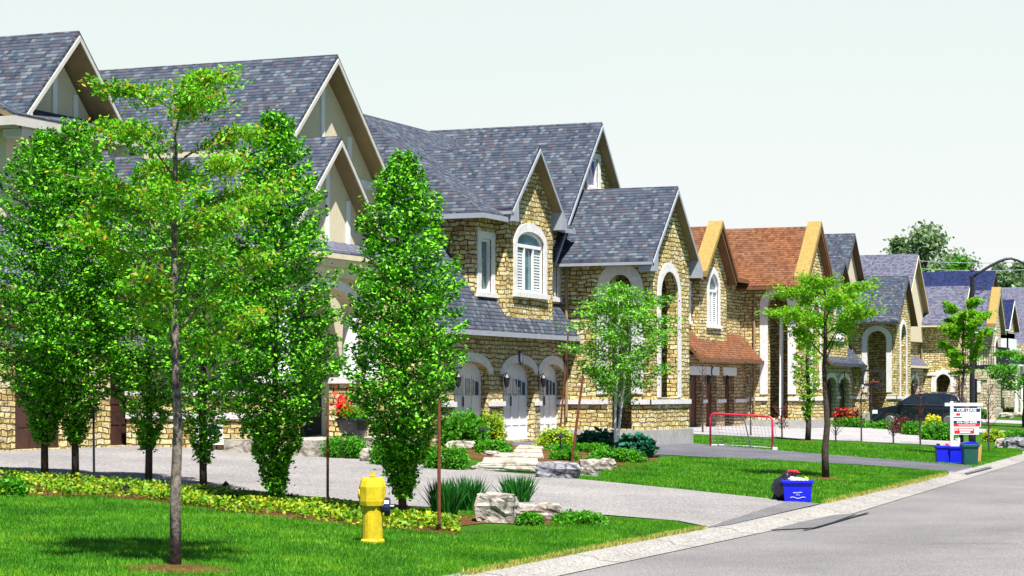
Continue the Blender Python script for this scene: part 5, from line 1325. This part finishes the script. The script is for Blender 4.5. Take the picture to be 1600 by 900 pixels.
# parked SUV
cx = G(1442, 668); s = dep(cx) / 3400
T = empty("parked_car", cx, "dark navy SUV parked side-on in the driveway of the fourth house", "car")
fwd = Vector((0, 1, 0)); sd_ = Vector((1, 0, 0))      # nose towards the house; near side faces -X
Lc, Wc, Hc = 4.7, .93, 1.68
def cp(l, w_, z): return cx + fwd * l + sd_ * w_ + ZU * z
prof = [(-2.30, .45, .93), (-2.35, .85, .93), (-2.28, 1.05, .92), (-1.95, 1.10, .90), (.95, 1.12, .92), (1.35, 1.06, .92), (2.10, .92, .86), (2.32, .72, .78), (2.36, .45, .78), (2.30, .28, .80), (-2.25, .28, .90)]
m = MB(); 
near = [cp(l, -w_, z) for l, z, w_ in prof]; far_ = [cp(l, w_, z) for l, z, w_ in prof]; k = len(prof)
m.add(near + far_, [tuple(range(k)), tuple(range(2 * k - 1, k - 1, -1))] + [(i, i + k, (i + 1) % k + k, (i + 1) % k) for i in range(k)])
m.build("body", "car_paint", T, bevel=.05)
gp = [(-2.10, 1.09, .86), (-1.85, 1.50, .72), (-1.5, 1.64, .68), (-.2, 1.68, .68), (.35, 1.60, .70), (1.18, 1.10, .86)]
m = MB(); near = [cp(l, -w_, z) for l, z, w_ in gp]; far_ = [cp(l, w_, z) for l, z, w_ in gp]; k = len(gp)
m.add(near + far_, [tuple(range(k)), tuple(range(2 * k - 1, k - 1, -1))] + [(i, i + k, (i + 1) % k + k, (i + 1) % k) for i in range(k)])
m.build("cabin", "car_paint", T, bevel=.04)
def side_pane(pts, off=.012):
    m = MB(); m.prism([cp(l, -(.86 - (z - 1.10) * .335) - off, z) for l, z in pts], Vector((-.01, 0, 0))); m.build("window", "glass_car", T)
side_pane([(-1.93, 1.16), (-1.72, 1.48), (-1.22, 1.55), (-1.22, 1.16)]); side_pane([(-1.14, 1.16), (-1.14, 1.56), (-.25, 1.58), (-.25, 1.16)]); side_pane([(-.17, 1.16), (-.17, 1.58), (.25, 1.54), (.92, 1.16)])
m = MB(); m.add([cp(1.20, -.76, 1.14), cp(1.20, .76, 1.14), cp(.40, .62, 1.60), cp(.40, -.62, 1.60)], [(0, 1, 2, 3)]); m.build("windscreen", "glass_car", T)
m = MB(); m.prism([cp(-1.95, -.95, 1.10), cp(1.0, -.95, 1.12), cp(1.0, -.95, 1.135), cp(-1.95, -.95, 1.115)], Vector((.03, 0, 0))); m.build("belt_trim", "alloy", T)
m = MB(); m.prism([cp(-1.6, -.66, 1.70), cp(.0, -.66, 1.73), cp(.0, -.66, 1.76), cp(-1.6, -.66, 1.73)], Vector((.03, 0, 0))); m.build("roof_rail", "alloy", T)
for l in (-1.42, 1.42):
    for w_ in (-1, 1):
        c = cp(l, w_ * .82, .36); m = MB(); m.tube([c - sd_ * .12, c - sd_ * .11, c + sd_ * .11, c + sd_ * .12], [.33, .36, .36, .33], 24); wh = m.build("wheel", "rubber", T)
        m = MB(); q = c + sd_ * w_ * .125; m.tube([q, q + sd_ * w_ * .02], [.24, .20], 10); m.build("rim", "alloy", wh)
m = MB(); m.box(cp(.75, -.93, 1.14), cp(.95, -1.12, 1.30)); m.build("mirror", "car_paint", T, bevel=.03)
m = MB(); m.box(cp(2.05, -.87, .68), cp(2.30, -.62, .86)); m.build("headlight", "sign_white", T); m = MB(); m.box(cp(-2.34, -.94, .82), cp(-2.05, -.70, 1.04)); m.build("tail_light", "red_lens", T)
m = MB()
for l in (-.25, .95): m.box(cp(l, -.935, .62), cp(l + .18, -.95, .65))
for l in (-1.2, -.2, 1.0): m.box(cp(l, -.931, .4), cp(l + .012, -.937, 1.09))
m.build("door_trim", "fascia_dark", T)

# overhead wires strung in front of the far trees
for py, lb in ((411, "upper pale overhead wire in front of the far trees"), (423, "lower pale overhead wire just above the blue roof")):
    P = []
    for i in range(9):
        px = 1430 + i * 26; d = 225; r = (px - 800) / 3400
        P.append(Vector((d * (CT + r * ST), d * (ST - r * CT), CH + (612 - py) / 3400 * d + .25 * ((i - 4) / 4) ** 2)))
    m = MB(); m.tube(P, .035, 5); thing(m, "overhead_wire", "trim_grey", P[0], lb, "wire", "overhead wires")
